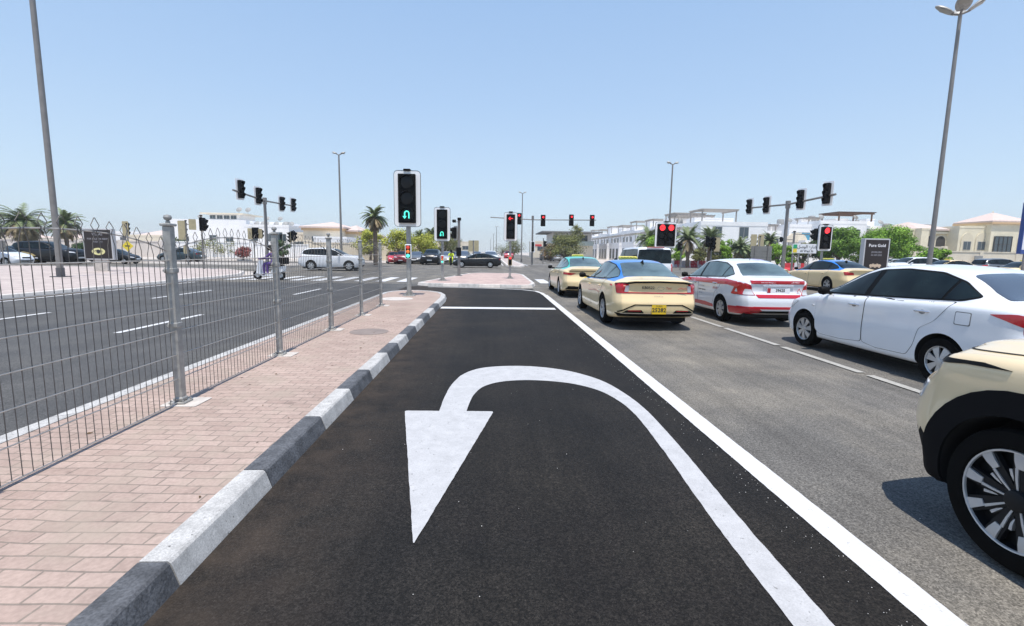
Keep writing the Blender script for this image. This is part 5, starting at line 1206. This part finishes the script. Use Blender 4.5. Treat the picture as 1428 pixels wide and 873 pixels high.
def block(root, nm, x0, x1, y0, y1, z0, z1, m, par=.5):
    b = MB().box(x0, x1, y0, y1, z0, z1); 
    o = b.build(nm, m, root)
    if par:
        q = MB(); t = .2; e = .04
        q.box(x0-e, x1+e, y0-e, y0+t, z1, z1+par); q.box(x0-e, x1+e, y1-t, y1+e, z1, z1+par); q.box(x0-e, x0+t, y0+t, y1-t, z1, z1+par); q.box(x1-t, x1+e, y0+t, y1-t, z1, z1+par); q.build('parapet', m, root)
    return o
def hip(root, x0, x1, y0, y1, z, h, m=PK, ov=.5):
    x0 -= ov; x1 += ov; y0 -= ov; y1 += ov; s = min(x1-x0, y1-y0)/2; cx0, cx1 = x0+s, x1-s
    if cx1 < cx0: cx0 = cx1 = (x0+x1)/2
    cy = (y0+y1)/2; vs = [(x0, y0, z), (x1, y0, z), (x1, y1, z), (x0, y1, z), (cx0, cy, z+h), (cx1, cy, z+h), (x0, y0, z-.25), (x1, y0, z-.25), (x1, y1, z-.25), (x0, y1, z-.25)]
    MB().add(vs, [(0, 1, 5, 4), (1, 2, 5), (2, 3, 4, 5), (3, 0, 4), (6, 9, 8, 7), (6, 7, 1, 0), (7, 8, 2, 1), (8, 9, 3, 2), (9, 6, 0, 3)]).build('roof', m, root)
def pergola(root, x0, x1, y0, y1, z, h, m=PERG, n=12):
    b = MB()
    k = max(2, int((x1-x0)/3)+1)
    for i in range(k):
        x = x0+(x1-x0)*i/(k-1)
        for y in (y0, y1): b.box(x-.09, x+.09, y-.09, y+.09, z, z+h)
    for y in (y0, y1): b.box(x0-.4, x1+.4, y-.07, y+.07, z+h, z+h+.22)
    for i in range(n): x = x0-.3+(x1-x0+.6)*i/(n-1); b.box(x-.05, x+.05, y0-.5, y1+.5, z+h+.22, z+h+.38)
    b.build('pergola', m, root)
def house(x, y, rz, label, cat='house', group='villas beyond the junction', name='villa'): return empty(name, (x, y, 0), rz, label, cat, group)
def place(px, Y): return AY(px, 350, Y).x
def zat(px, py_, Y): return AY(px, py_, Y).z
# left: long white building with a roof pavilion
Y = 92; xa, xb = place(236, Y), place(345, Y); R_ = house((xa+xb)/2, Y, 0, 'large blank white building with a flat-roofed rooftop pavilion, on the left'); w = (xb-xa)/2; H1 = zat(290, 306, Y)
block(R_, 'wall', -w, w, 0, 16, 0, H1, VW, .0); block(R_, 'wing_wall', w+.02, w+6.5, 1.5, 16, 0, H1-.6, VW, .4)
block(R_, 'rooftop_room', w-8.2, w-2.6, 3, 9, H1, H1+1.15, VW, 0); MB().box(w-9.4, w-1.4, 2, 10, H1+1.15, H1+1.4).build('rooftop_slab', VC, R_)
for i in range(4): window(R_, w-7.6+i*1.3, H1+.35, .95, .6, 3)
for x, z_ in ((-4, 2.6), (1.0, 2.9), (4, 2.6)): window(R_, x, z_, 1.2, .9)
for x in (w-3.2, w-1.5): dish(R_, x, 4, H1+1.4, .55)
for x in (-3.5, w+2, w+4.5): dish(R_, x, 4, H1 if x < w else H1-.2, .5)
Y = 88; xa, xb = place(342, Y), place(404, Y); R_ = house((xa+xb)/2, Y, 0, 'white two-storey villa with many rooftop satellite dishes'); w = (xb-xa)/2; H1 = zat(380, 317, Y)
block(R_, 'wall', -w, w, 0, 14, 0, H1, VW, .45)
for x in (-w*.55, w*.1, w*.72): window(R_, x, H1-2.4, 1.1, 1.2)
window(R_, w*.45, H1-2.5, 1.9, 1.6)
for x in (-w*.8, -w*.5, -w*.35, .1*w, w*.5, w*.8): dish(R_, x, 3, H1, .5)
tank(R_, w*.3, 6, H1)
Y = 84; xa, xb = place(404, Y), place(432, Y); R_ = house((xa+xb)/2, Y, 0, 'low cream villa wing left of the pink-roofed villa'); w = (xb-xa)/2; H1 = zat(415, 327, Y); block(R_, 'wall', -w, w, 0, 12, 0, H1, VC, .4); window(R_, 0, H1-1.9, 1.3, .6); window(R_, -w*.5, 1.2, 1.3, 1.2)
for k, (pa, pb, top, Y, wins) in enumerate(((424, 478, 321, 80, [(-.25, 1.9)]), (476, 497, 326, 82, [(0.1, .9)]), (497, 519, 333, 86, [(-.1, 2.0)]))):
    xa, xb = place(pa, Y), place(pb, Y); R_ = house((xa+xb)/2, Y, 0, ['cream villa with a wide pink hipped roof behind the white SUV', 'narrow cream wing with a small pink roof behind the middle lamp post', 'low cream villa with a pink roof partly hidden by the date palm'][k]); w = (xb-xa)/2; H1 = zat(pa, top, Y)
    block(R_, 'wall', -w, w, 0, 10, 0, H1, VC, 0); MB().box(-w-.25, w+.25, -.25, 10.25, H1, H1+.38).build('cornice', BANDC, R_); hip(R_, -w, w, 0, 10, H1+.62, 1.05)
    for fx, ww in wins: window(R_, fx*w, H1-2.0, ww, 1.0)
    window(R_, w*.55, H1-2.1, .9, .9)
    if k == 0: block(R_, 'annex_wall', w*.1, w*1.7, -5, -.05, 0, 3.2, VW, .3); MB().box(w*.05, w*1.75, -5.3, -5.05, 2.2, 2.5).build('canopy', TIMB, R_)
# boundary walls on the left
def wall(pa, pb, Y, h, label, m=WALLW, ra=None):
    xa, xb = place(pa, Y), place(pb, Y); root = empty('boundary_wall', ((xa+xb)/2, Y, .1), 0, label, 'wall', 'boundary walls'); w = (xb-xa)/2
    MB().box(-w, w, 0, .3, 0, h).build('wall', m, root); MB().box(-w-.05, w+.05, -.06, .36, h, h+.12).build('coping', m, root)
    b = MB(); k = max(2, int(2*w/5)+1)
    for i in range(k): x = -w+2*w*i/(k-1); b.box(x-.25, x+.25, -.08, .38, -.05, h+.2)
    b.build('pier', m, root)
wall(-60, 225, 68, 2.1, 'long pale boundary wall behind the black SUV on the far left'); wall(226, 350, 72, 2.2, 'boundary wall before the large blank white building', VW); wall(352, 432, 70, 2.0, 'white boundary wall behind the signals left of the white SUV', VW); wall(434, 600, 69, 2.3, 'cream boundary wall under the yellow-green trees', VC)
# far left low buildings
for pa, pb, top, Y, m, lb_ in ((150, 196, 325, 120, VW, 'distant white villa left of the tall fence post'), (178, 226, 330, 105, VC, 'low cream building behind the yellow sign'), (-40, 34, 333, 100, VC, 'cream house behind the palms at the far left'), (60, 112, 334, 110, VC, 'low cream house between the two left palms')):
    xa, xb = place(pa, Y), place(pb, Y); R_ = house((xa+xb)/2, Y, 0, lb_); w = (xb-xa)/2; H1 = zat((pa+pb)/2, top, Y); block(R_, 'wall', -w, w, 0, 12, 0, H1, m, .4)
    for i in range(3): window(R_, -w*.6+w*.6*i, H1-2.1, 1.2, 1.1)
    if m is VC: hip(R_, -w*.6, w*.6, 2, 10, H1+.4, 1.2)
# centre-right: modern flat-slab house
Y = 112; xa, xb = place(768, Y), place(828, Y); R_ = house((xa+xb)/2, Y, 0, 'modern house with a thin overhanging flat roof slab behind the far tree'); w = (xb-xa)/2; H1 = zat(790, 324, Y)
block(R_, 'wall', -w, w, 1, 14, 0, H1-3.0, VC, 0); block(R_, 'upper_wall', -w*.9, w, 3, 14, H1-3.0, H1-.1, VW, 0); MB().box(-w*1.45, w*1.3, -2, 15, H1-.1, H1+.18).build('roof_slab', mat('slab_grey', (.22, .22, .22), .8), R_)
for i in range(4): window(R_, -w*.65+i*w*.42, H1-2.0, 1.9, 1.4, 3)
MB().box(-w, w, .6, .68, H1-3, H1-2.0).build('balcony_glass', mat('balcony_glass', (.40, .47, .45), .1), R_)
for s in (-1, 1): MB().box(s*w*.9-.1, s*w*.9+.1, .8, 1.0, H1-3, H1-.1).build('column', VW, R_)
Y = 150; xa, xb = place(742, Y), place(766, Y); R_ = house((xa+xb)/2, Y, 0, 'distant pink and cream building right of the far gantry pole'); w = (xb-xa)/2; block(R_, 'wall', -w, w, 0, 12, 0, 4.6, VC, .5); window(R_, 0, 2.2, 2, 1.2); MB().box(-w*.8, w*.1, -.1, -.02, 3.5, 4.1).build('shop_sign', mat('shop_red', (.6, .05, .05), .6), R_)
Y = 170; R_ = house(place(645, Y), Y, 0, 'distant pale building at the left of the far road'); block(R_, 'wall', -9, 4, 0, 12, 0, 4.6, VC, .4); window(R_, -3, 2.2, 2, 1.2); window(R_, 1, 2.2, 2, 1.2)
# right: terrace of white houses along the far road, stepping away
for k, Y0 in enumerate(range(70, 158, 11)):
    X0 = 27.5-.0*k; R_ = house(X0, Y0, 0, ['nearest', 'second', 'third', 'fourth', 'fifth', 'sixth', 'seventh', 'eighth'][k]+' white terrace house from the junction, with a roof pergola', group='white terrace houses'); 
    Hh = 5.9+.3*(k % 2)
    block(R_, 'wall', 3, 13, 0, 10.9, 0, Hh, VW, .6); block(R_, 'front_wall', 0, 2.98, 1, 9.5, 0, 3.3, VW, .7)
    for yy in (2.4, 5.4, 8.2):
        f = MB().box(2.9, 3.0-.02, yy-.6, yy+.6, 3.9, 5.3); fo = f.build('window', FRM, R_); MB().box(2.86, 2.895, yy-.5, yy+.5, 4.0, 5.2).build('pane', WIN, fo)
        f = MB().box(-.06, -.01, yy-.75, yy+.75, .4, 2.7); fo = f.build('window', FRM, R_); MB().box(-.10, -.065, yy-.65, yy+.65, .5, 2.6).build('pane', WIN, fo)
    b = MB(); 
    for i in range(9): yy = 1.3+i*.95; b.box(.25, 3.3, yy-.05, yy+.05, 5.55, 5.68)
    for yy in (1.3, 5.1, 8.9): b.box(.3, .42, yy-.07, yy+.07, 4.0, 5.4)
    b.box(.3, .42, 1.0, 9.3, 5.4, 5.54); b.build('balcony_pergola', PERG, R_)
    q = MB()
    for i in range(10): yy = 1.6+i*.5; q.box(3.6, 9.4, yy-.05, yy+.05, Hh+2.42, Hh+2.56)
    for yy in (1.8, 6.0):
        for xx in (3.9, 9.1): q.box(xx-.08, xx+.08, yy-.08, yy+.08, Hh, Hh+2.25)
    for xx in (3.9, 9.1): q.box(xx-.07, xx+.07, 1.3, 6.4, Hh+2.25, Hh+2.42)
    q.build('roof_pergola', PERG, R_)
    block(R_, 'roof_room', 5, 11.5, 7.2, 10.4, Hh, Hh+1.5+.4*(k % 3), VW, .15)
    for xx in (5.5, 9.5):  window(R_, xx, 4.2, 1.3, 1.5)
# white houses facing the cross street
defs = [(938, 1012, 313, 80, 'white house behind the two palms with a light roof pergola'), (1008, 1060, 321, 84, 'low white house with a stepped roofline behind the shrubs'), (1056, 1106, 322, 82, 'white house with an arched bay behind the right gantry pole'), (1098, 1150, 313, 80, 'white house with blue-framed windows behind the street name sign'), (1140, 1205, 308, 78, 'tall white house with a brown timber pergola above the round trees'), (1196, 1240, 315, 79, 'white stepped house end wall right of the brown pergola')]
for k, (pa, pb, top, Y, lb_) in enumerate(defs):
    xa, xb = place(pa, Y), place(pb, Y); R_ = house((xa+xb)/2, Y, 0, lb_, group='white houses facing the cross street'); w = (xb-xa)/2; H1 = zat((pa+pb)/2, top, Y)
    block(R_, 'wall', -w, w, 0, 11, 0, H1-.5, VW, .5); block(R_, 'porch_wall', -w*.5, w*.3, -2, -.02, 0, H1-3.2, VW, .5)
    block(R_, 'stair_room', w*.2, w*.75, 3, 8, H1, H1+(1.2 if k != 4 else .4), VW, .2)
    for x in (-w*.62, -w*.1, w*.55): window(R_, x, H1-2.9, 1.4, 1.5, m=(mat('blue_window', (.08, .30, .45), .1) if k == 3 else WIN))
    for x in (-w*.7, w*.6): window(R_, x, .8, 1.5, 1.7)
    for x in (-w*.36, w*.86, -w*.9): MB().box(x-.4, x+.4, -.38, -.03, H1-3.6, H1-3.0, bev=.03).build('air_conditioner', FRM, R_)
    for x in (-w*.6, w*.9): dish(R_, x, 2, H1, .45)
    tank(R_, -w*.2, 7, H1)
    if k == 0: pergola(R_, -w*.75, w*.5, 1, 5, H1, 1.3)
    if k == 3: pergola(R_, w*.2, w*.7, 1, 4, H1+.1, .8, PERG, 8); MB().prism([(-w*.6+1.9*cos(t*pi/10), H1-3+1.6*sin(t*pi/10)) for t in range(11)], .02, .25, Matrix.Rotation(pi/2, 4, 'X')).build('arch_panel', VC, R_)
    if k == 4:
        pergola(R_, -w*.15, w*1.25, .4, 4.5, H1, 1.15, TIMB, 16)
    if k in (1, 2): pergola(R_, -w*.5, w*.1, 1, 4, H1-.1, .9, PERG, 8)
wall(938, 1260, 67, 2.2, 'low white garden wall behind the shrubs on the right', VW)
# right: beige villas with arches and pink roofs
def arch_poly(x, z, w, h, n=8):
    p = [(x-w/2, z), (x+w/2, z), (x+w/2, z+h*.55)]
    p += [(x+w/2*cos(t), z+h*.55+h*.45*sin(t)**.8) for t in [pi*k/(2*n) for k in range(1, n)]]+[(x, z+h)]+[(x-w/2*cos(t), z+h*.55+h*.45*sin(t)**.8) for t in [pi*k/(2*n) for k in range(n-1, 0, -1)]]+[(x-w/2, z+h*.55)]
    return p
MX = Matrix.Rotation(pi/2, 4, 'X')
Y = 74; xa, xb = place(1240, Y), place(1322, Y); R_ = house((xa+xb)/2, Y, 0, 'beige villa with arched loggias and a pink hipped roof behind the right lamp post', group='beige villas on the right'); w = (xb-xa)/2; H1 = zat(1290, 322, Y)
block(R_, 'wall', -w, w, 0, 12, 0, H1, VB, .35); hip(R_, -w*.1, w*.95, 0, 10, H1+.3, 1.4); block(R_, 'corner_tower', -w*.2, w*.05, -1.2, -.02, 0, H1+.1, VB, .25); block(R_, 'corner_tower', w*.9, w*1.1, -1.2, -.02, 0, H1+.2, VB, .25)
for fx in (.25, .68):
    MB().prism(arch_poly(fx*w, H1-3.1, 2.2, 2.6), .02, .10, MX).build('arch_surround', mat('carved_stone', (.64, .58, .44), .9, fine=.2, fscale=9), R_); MB().prism(arch_poly(fx*w, H1-3.0, 1.5, 2.2), .101, .16, MX).build('arch_shade_panel', SHD, R_)  # solid dark panel paints the shade inside each loggia arch
for x in (-w*.85, -w*.6, -w*.4): window(R_, x, H1-2.6, .8, 1.3)
MB().box(w*.1, w*1.0, -.5, -.02, H1-3.5, H1-3.2).build('balcony_ledge', VB, R_)
MB().box(w*.1, w*.95, -.35, -.05, H1-.45, H1-.1).build('cornice', VB, R_)
for x in (-w*.5, w*.95): tank(R_, x, 4, H1)
Y = 72; xa, xb = place(1334, Y), place(1446, Y); R_ = house((xa+xb)/2, Y, 0, 'beige villa with pink pavilion roof and tall dark glazed entrance, far right', group='beige villas on the right'); w = (xb-xa)/2; H1 = zat(1352, 318, Y)
block(R_, 'wall', -w, w, 0, 12, 0, H1, VB, .3)
ex0, ex1 = place(1376, Y)-(xa+xb)/2, place(1400, Y)-(xa+xb)/2
tx0, tx1 = place(1371, Y)-(xa+xb)/2, place(1422, Y)-(xa+xb)/2; H2 = zat(1390, 313, Y)
block(R_, 'tower_wall', tx0, tx1, -.8, 5, 0, H2, VB, 0); MB().box(tx0-.3, tx1+.3, -1.1, 5.3, H2, H2+.28).build('cornice', BANDC, R_); hip(R_, tx0, tx1, -.8, 5, H2+.5, 1.5, ov=.25); MB().lathe([(0, 0), (.12, 0), (.05, .3), (.1, .45), (0, .6)], 8, 'Z', ((tx0+tx1)/2, 2.1, H2+1.65)).build('finial', VB, R_)
ez0, ez1 = 1.4, zat(1390, 330, Y); e = MB().box(ex0, ex1, -.95, -.81, ez0, ez1).build('glazed_entrance', WIN, R_); g = MB()
for i in range(5): x = ex0+(ex1-ex0)*i/4; g.box(x-.04, x+.04, -1.0, -.955, ez0, ez1)
for i in range(4): z_ = ez0+(ez1-ez0)*i/3; g.box(ex0, ex1, -1.01, -1.002, z_-.03, z_+.03)
g.build('glazing_bars', SHD, e)
for px in (1346, 1366, 1417):
    x = place(px, Y)-(xa+xb)/2; yy = -.02 if px < 1370 else -.82
    MB().prism(arch_poly(x, H1-4.1, 1.9, 3.4), -yy+.001, -yy+.10, MX).build('arch_surround', MATS['carved_stone'], R_); o = window(R_, x, H1-3.3, 1.1, 1.2, yy-.1)
MB().box(-w, tx0-.1, -.9, -.02, H1-5.1, H1-4.8).build('ledge', VB, R_); MB().box(-w, tx0-.1, -.02-.1, -.021, 2.2, H1-5.15).build('painted_shade_slab', SHD, R_)  # solid dark slab under the ledge; the shade is only its colour
wall(1318, 1470, 62.5, 2.4, 'cream street wall in front of the beige villas', VC); wall(1262, 1318, 64, 3.0, 'tall cream gate wall before the beige villa', VC)
p = AY(1363, 360, 62.3); MB2 = MB().box(-.55, .55, -.1, 0, .5, 1.9, bev=.02); o = MB2.build('meter_cabinet', FRM, None, None, (p.x, 62.2, .15)); tag(o, 'grey meter cabinet fixed to the cream street wall at the right', 'cabinet')

# ------------------------------------------------------------------ trees
def leafmat(name, c, v=.35):
    m = mat(name, c, .6, var=v, vscale=.9, fine=.3, fscale=5); b = m.node_tree.nodes['Principled BSDF']; b.inputs['Specular IOR Level'].default_value = .25
    return m
L_DK = leafmat('dark_leaves', (.055, .10, .03)); L_GR = leafmat('green_leaves', (.13, .24, .03)); L_YG = leafmat('yellow_green_leaves', (.36, .38, .06)); L_OL = leafmat('olive_leaves', (.17, .18, .06)); L_BR = leafmat('bright_green_leaves', (.19, .34, .035)); L_PALM = leafmat('palm_leaves', (.16, .20, .09)); L_DRY = leafmat('dry_palm_leaves', (.24, .19, .11))
def tree(x, y, h, w, trunk, m, label, cat='tree', leaf=.22, n=2600, dens=1., seed=0, flat=.75, gap=.0, group='trees beyond the junction', name='tree', z0=.13):
    r = random.Random(seed*7+int(x*10)); root = empty(name, (x, y, z0), 0, label, cat, group)
    cl = []
    for k in range(int(12*dens)+8):
        a = r.uniform(0, 6.28); rr = sqrt(r.random())*w*.5*.80; zz = trunk+(h-trunk)*(r.random()**.8)*.78+ (h-trunk)*.12
        f_ = 1-abs((zz-trunk)/(h-trunk)-.45)*.9; cl.append((Vector((rr*cos(a)*f_, rr*sin(a)*f_, zz)), w*r.uniform(.14, .24)))
    t = MB(); top = trunk+(h-trunk)*.45
    t.tube([(0, 0, 0), (r.uniform(-.1, .1), 0, trunk*.5), (r.uniform(-.15, .15), r.uniform(-.1, .1), trunk), (0, 0, top)], [w*.035+.06, w*.03+.04, w*.026+.03, .03], 8)
    for c, s in cl[:9]: t.tube([(0, 0, trunk*.85), (c.x*.45, c.y*.45, trunk+(c.z-trunk)*.45), tuple(c)], [w*.018+.02, w*.012+.015, .01], 5)
    t.build('trunk', BARK, root, 50)
    n = int(n*1.5); b = MB(); per = n//len(cl)
    for c, s in cl:
        for k in range(per):
            d = Vector((r.gauss(0, 1), r.gauss(0, 1), r.gauss(0, 1))).normalized(); q = c+Vector((d.x, d.y, d.z*flat))*s*(r.random()**.35)*r.uniform(.75, 1.12)
            if q.z < trunk*.8: continue
            nn = (d+Vector((r.uniform(-.8, .8), r.uniform(-.8, .8), r.uniform(-.3, 1.1)))).normalized(); a = nn.orthogonal().normalized(); e = nn.cross(a); ang = r.uniform(0, 6.28); u = a*cos(ang)+e*sin(ang); v = nn.cross(u); L = leaf*r.uniform(.6, 1.25)
            b.add([q-u*L*.5, q+v*L*.32+nn*L*.06, q+u*L*.5, q-v*L*.32+nn*L*.06], [(0, 1, 2, 3)])
    b.build('crown', m, root); return root
def tpx(px, base, top, Y, wpx, m, label, **k):
    p = AY(px, base, Y); h = AY(px, top, Y).z-.13; z = RA.dot(Vector((0, 0, 0)))  # noqa
    dist = (Vector((p.x, Y, 0))).dot(Vector((fw.x, fw.y, 0)).normalized()); return tree(p.x, Y, h, wpx/F*dist, k.pop('trunk', h*.28), m, label, **k)
tpx(556, 365, 322, 63, 52, L_YG, 'yellow-green tree behind the nearest signal pole', seed=1, n=3600, dens=1.6, trunk=.7)
tpx(517, 365, 319, 66, 44, L_YG, 'yellow-green tree just right of the date palm', seed=2, n=3000, dens=1.4, trunk=.7)
tpx(590, 365, 326, 66, 46, L_YG, 'pale yellow-green tree between the two green arrow signals', seed=3, n=3000, dens=1.4, trunk=.6)
tpx(620, 362, 323, 82, 42, L_OL, 'dark olive tree behind the second green arrow signal', seed=4, n=2600, dens=1.4, trunk=.6)
tpx(636, 359, 331, 110, 30, L_OL, 'small distant olive tree left of the camera post', seed=5, n=1400)
tpx(715, 359, 335, 120, 40, L_OL, 'round distant tree behind the red arrow signal', seed=6, n=2000, dens=1.3, trunk=1)
tpx(700, 357, 341, 170, 30, L_OL, 'tiny distant tree at the end of the far road', seed=7, n=900)
tpx(789, 366, 326, 80, 56, L_OL, 'wide olive tree with reddish tinge left of the white terrace', seed=8, n=4200, dens=2, trunk=.6)
tpx(803, 366, 312, 84, 26, L_OL, 'tall thin wispy tree rising above the wide olive tree', seed=9, n=900, trunk=3)
tpx(768, 364, 338, 84, 34, leafmat('reddish_leaves', (.20, .14, .06)), 'low reddish shrub left of the wide olive tree', seed=10, n=1800, trunk=.3)
tpx(1168, 378, 320, 57, 62, L_GR, 'dense green tree behind the single red signal', seed=11, n=11000, dens=2.4, trunk=1.3, leaf=.2)
tpx(1143, 376, 330, 60, 40, L_DK, 'darker green tree behind the street name sign', seed=12, n=3000, dens=1.4, trunk=.8)
tpx(1232, 378, 317, 56, 70, L_BR, 'bright green round tree behind the dark board on the right', seed=13, n=13000, dens=2.6, trunk=1.2, leaf=.2)
tpx(1262, 378, 328, 58, 40, L_GR, 'smaller green tree at the right of the bright round one', seed=14, n=2600, dens=1.2, trunk=.8)
tpx(1291, 378, 345, 50, 34, L_BR, 'low bright bush left of the right lamp post base', seed=15, n=1800, trunk=.3)
tpx(1311, 378, 347, 51, 26, L_BR, 'low bright bush right of the right lamp post base', seed=16, n=1500, trunk=.3)
tpx(1009, 372, 334, 60, 22, L_BR, 'bright upright shrub between the palms and the louvred board', seed=17, n=1800, trunk=.3, flat=1.1)
tpx(912, 372, 325, 62, 30, L_BR, 'bright green shrub left of the wide double red signal', seed=18, n=1800, trunk=.6, flat=1)
tpx(1084, 374, 340, 58, 34, L_BR, 'green shrub behind the right gantry pole', seed=19, n=1600, trunk=.4)
tpx(1032, 372, 338, 64, 44, L_DK, 'dark green shrub mass behind the driving school car', seed=20, n=2200, trunk=.3)
tpx(247, 362, 332, 74, 40, L_DK, 'dark green shrub beside the tall fence post', seed=21, n=1800, trunk=.4)
tpx(300, 362, 338, 73, 60, L_OL, 'olive hedge bush along the white wall on the left', seed=22, n=2200, trunk=.3, flat=.6)
tpx(335, 362, 338, 73, 36, L_OL, 'small olive bush left of the signal cluster', seed=23, n=1400, trunk=.3, flat=.6)
tpx(395, 366, 335, 66, 26, L_DK, 'dark bush behind the left gantry pole', seed=24, n=1300, trunk=.4)
tpx(118, 364, 340, 64, 34, L_DK, 'dark bush behind the left advertising board', seed=25, n=1500, trunk=.4)
tpx(340, 366, 344, 62, 24, leafmat('flowering_leaves', (.30, .10, .09)), 'red flowering bush beside the signal cluster', seed=26, n=1000, trunk=.2)
for i, (px, Yt, tp, wp, mm) in enumerate(((926, 66, 335, 22, L_OL), (945, 64, 342, 26, L_BR), (973, 63, 346, 26, L_OL), (1000, 66, 338, 24, L_OL), (1047, 66, 340, 26, L_DK), (1098, 62, 343, 24, L_BR), (1118, 62, 338, 34, L_OL), (1196, 60, 326, 44, L_GR), (1213, 62, 322, 36, L_BR))):
    tpx(px, 372, tp, Yt, wp, mm, ['small olive tree against the white terrace left of the red signal', 'low bright shrub below the left palm on the right', 'low olive shrub between the two right palms', 'olive shrub behind the signal cluster on the right', 'dark bush behind the louvred board', 'low bright shrub behind the right gantry pole foot', 'olive tree behind the street name sign legs', 'green tree joining the two round trees', 'bright tree crown just left of the dark board top'][i], seed=40+i, n=1900, trunk=.4, dens=1.2)
def palm(px, base, top, Y, wpx, label, seed, skirt=.35, m=L_PALM, nf=52):
    r = random.Random(seed); p = AY(px, base, Y); H = AY(px, top, Y).z-.13; dist = Vector((p.x, Y, 0)).dot(Vector((fw.x, fw.y, 0)).normalized()); W_ = wpx/F*dist
    root = empty('palm_tree', (p.x, Y, .13), 0, label, 'palm tree', 'date palms'); FL = W_*.60; th = max(1.0, H-FL*.62)
    prof = []
    for i in range(15): z = th*i/14; prof += [(.20-.03*i/14+(.03 if i % 2 else 0), z)]
    MB().lathe(prof+[(.05, th+.2)], 12, 'Z', close=False).build('trunk', BARK, root, 60)
    def fronds(cnt, e0, e1, L0, par, mm, nm):
        b = MB()
        for k in range(cnt):
            a = r.uniform(0, 6.28); el = radians(r.uniform(e0, e1)); L = L0*r.uniform(.8, 1.1); pts = []; d = Vector((cos(a)*cos(el), sin(a)*cos(el), sin(el))); q = Vector((0, 0, th)); pts.append(q.copy()); N = 12
            for i in range(N):
                q += d*(L/N); pts.append(q.copy()); d.z -= .13*(1.1 if e0 > 0 else .9); d.normalize()
            b.tube(pts, [.03*(1-i/(N+2)) for i in range(N+1)], 3, False); sd_ = Vector((-sin(a), cos(a), 0))
            for i in range(1, N*2+1):
                t = i/(N*2); j = min(N-1, int(t*N)); c = pts[j].lerp(pts[j+1], t*N-j); tg = (pts[j+1]-pts[j]).normalized(); ll = L*.24*sin(pi*min(1, .12+t*.8))**.7
                for s in (-1, 1):
                    dr = (sd_*s*.8+tg*.75+Vector((0, 0, -.12-r.random()*.25))).normalized(); e_ = c+dr*ll; wv = tg*.05
                    b.add([c-wv, c+wv, e_], [(0, 1, 2)])
        b.build(nm, mm, par)
    fronds(nf, 5, 80, FL, root, m, 'crown'); fronds(int(nf*skirt*2), -60, 5, FL*.85, root, L_DRY, 'dry_fronds')
palm(38, 366, 289, 55, 56, 'date palm with a wide drooping skirt above the black SUV, far left', 1, 1.6)
palm(96, 366, 297, 58, 44, 'date palm just right of the left lamp pole', 2, 1.0)
palm(524, 372, 290, 47, 36, 'tall date palm beside the yellow-green trees', 3, 1.0, nf=36)
palm(-6, 366, 300, 60, 40, 'date palm cut off by the left edge', 4, .8)
palm(586, 364, 322, 84, 22, 'small palm between the two green arrow signals, left one', 5, .1); palm(602, 364, 319, 84, 24, 'small palm between the two green arrow signals, right one', 6, .1)
palm(958, 375, 318, 58, 44, 'palm with arching fronds right of the wide double red signal', 7, .2); palm(987, 375, 321, 58, 36, 'palm with arching fronds left of the bright upright shrub', 8, .2); palm(903, 372, 320, 66, 40, 'palm half hidden behind the wide double red signal', 9, .1)
palm(1070, 374, 326, 62, 32, 'palm behind the grey louvred board', 10, .1); palm(1030, 374, 336, 60, 34, 'short bushy palm right of the bright upright shrub', 11, .1)


# ------------------------------------------------------------------ dusty air
hz = MB().box(-600, 600, -60, 1000, -1.2, 40).build('haze', None); hz['kind'] = 'stuff'
hm = bpy.data.materials.new('haze_air'); hm.use_nodes = True; hn = hm.node_tree; hn.nodes.remove(hn.nodes['Principled BSDF'])
pv = hn.nodes.new('ShaderNodeVolumePrincipled'); pv.inputs['Color'].default_value = (.88, .92, .97, 1); pv.inputs['Density'].default_value = .00055; pv.inputs['Anisotropy'].default_value = .3
hn.links.new(pv.outputs[0], hn.nodes['Material Output'].inputs['Volume']); hz.data.materials.clear(); hz.data.materials.append(hm)
#@@HAZE
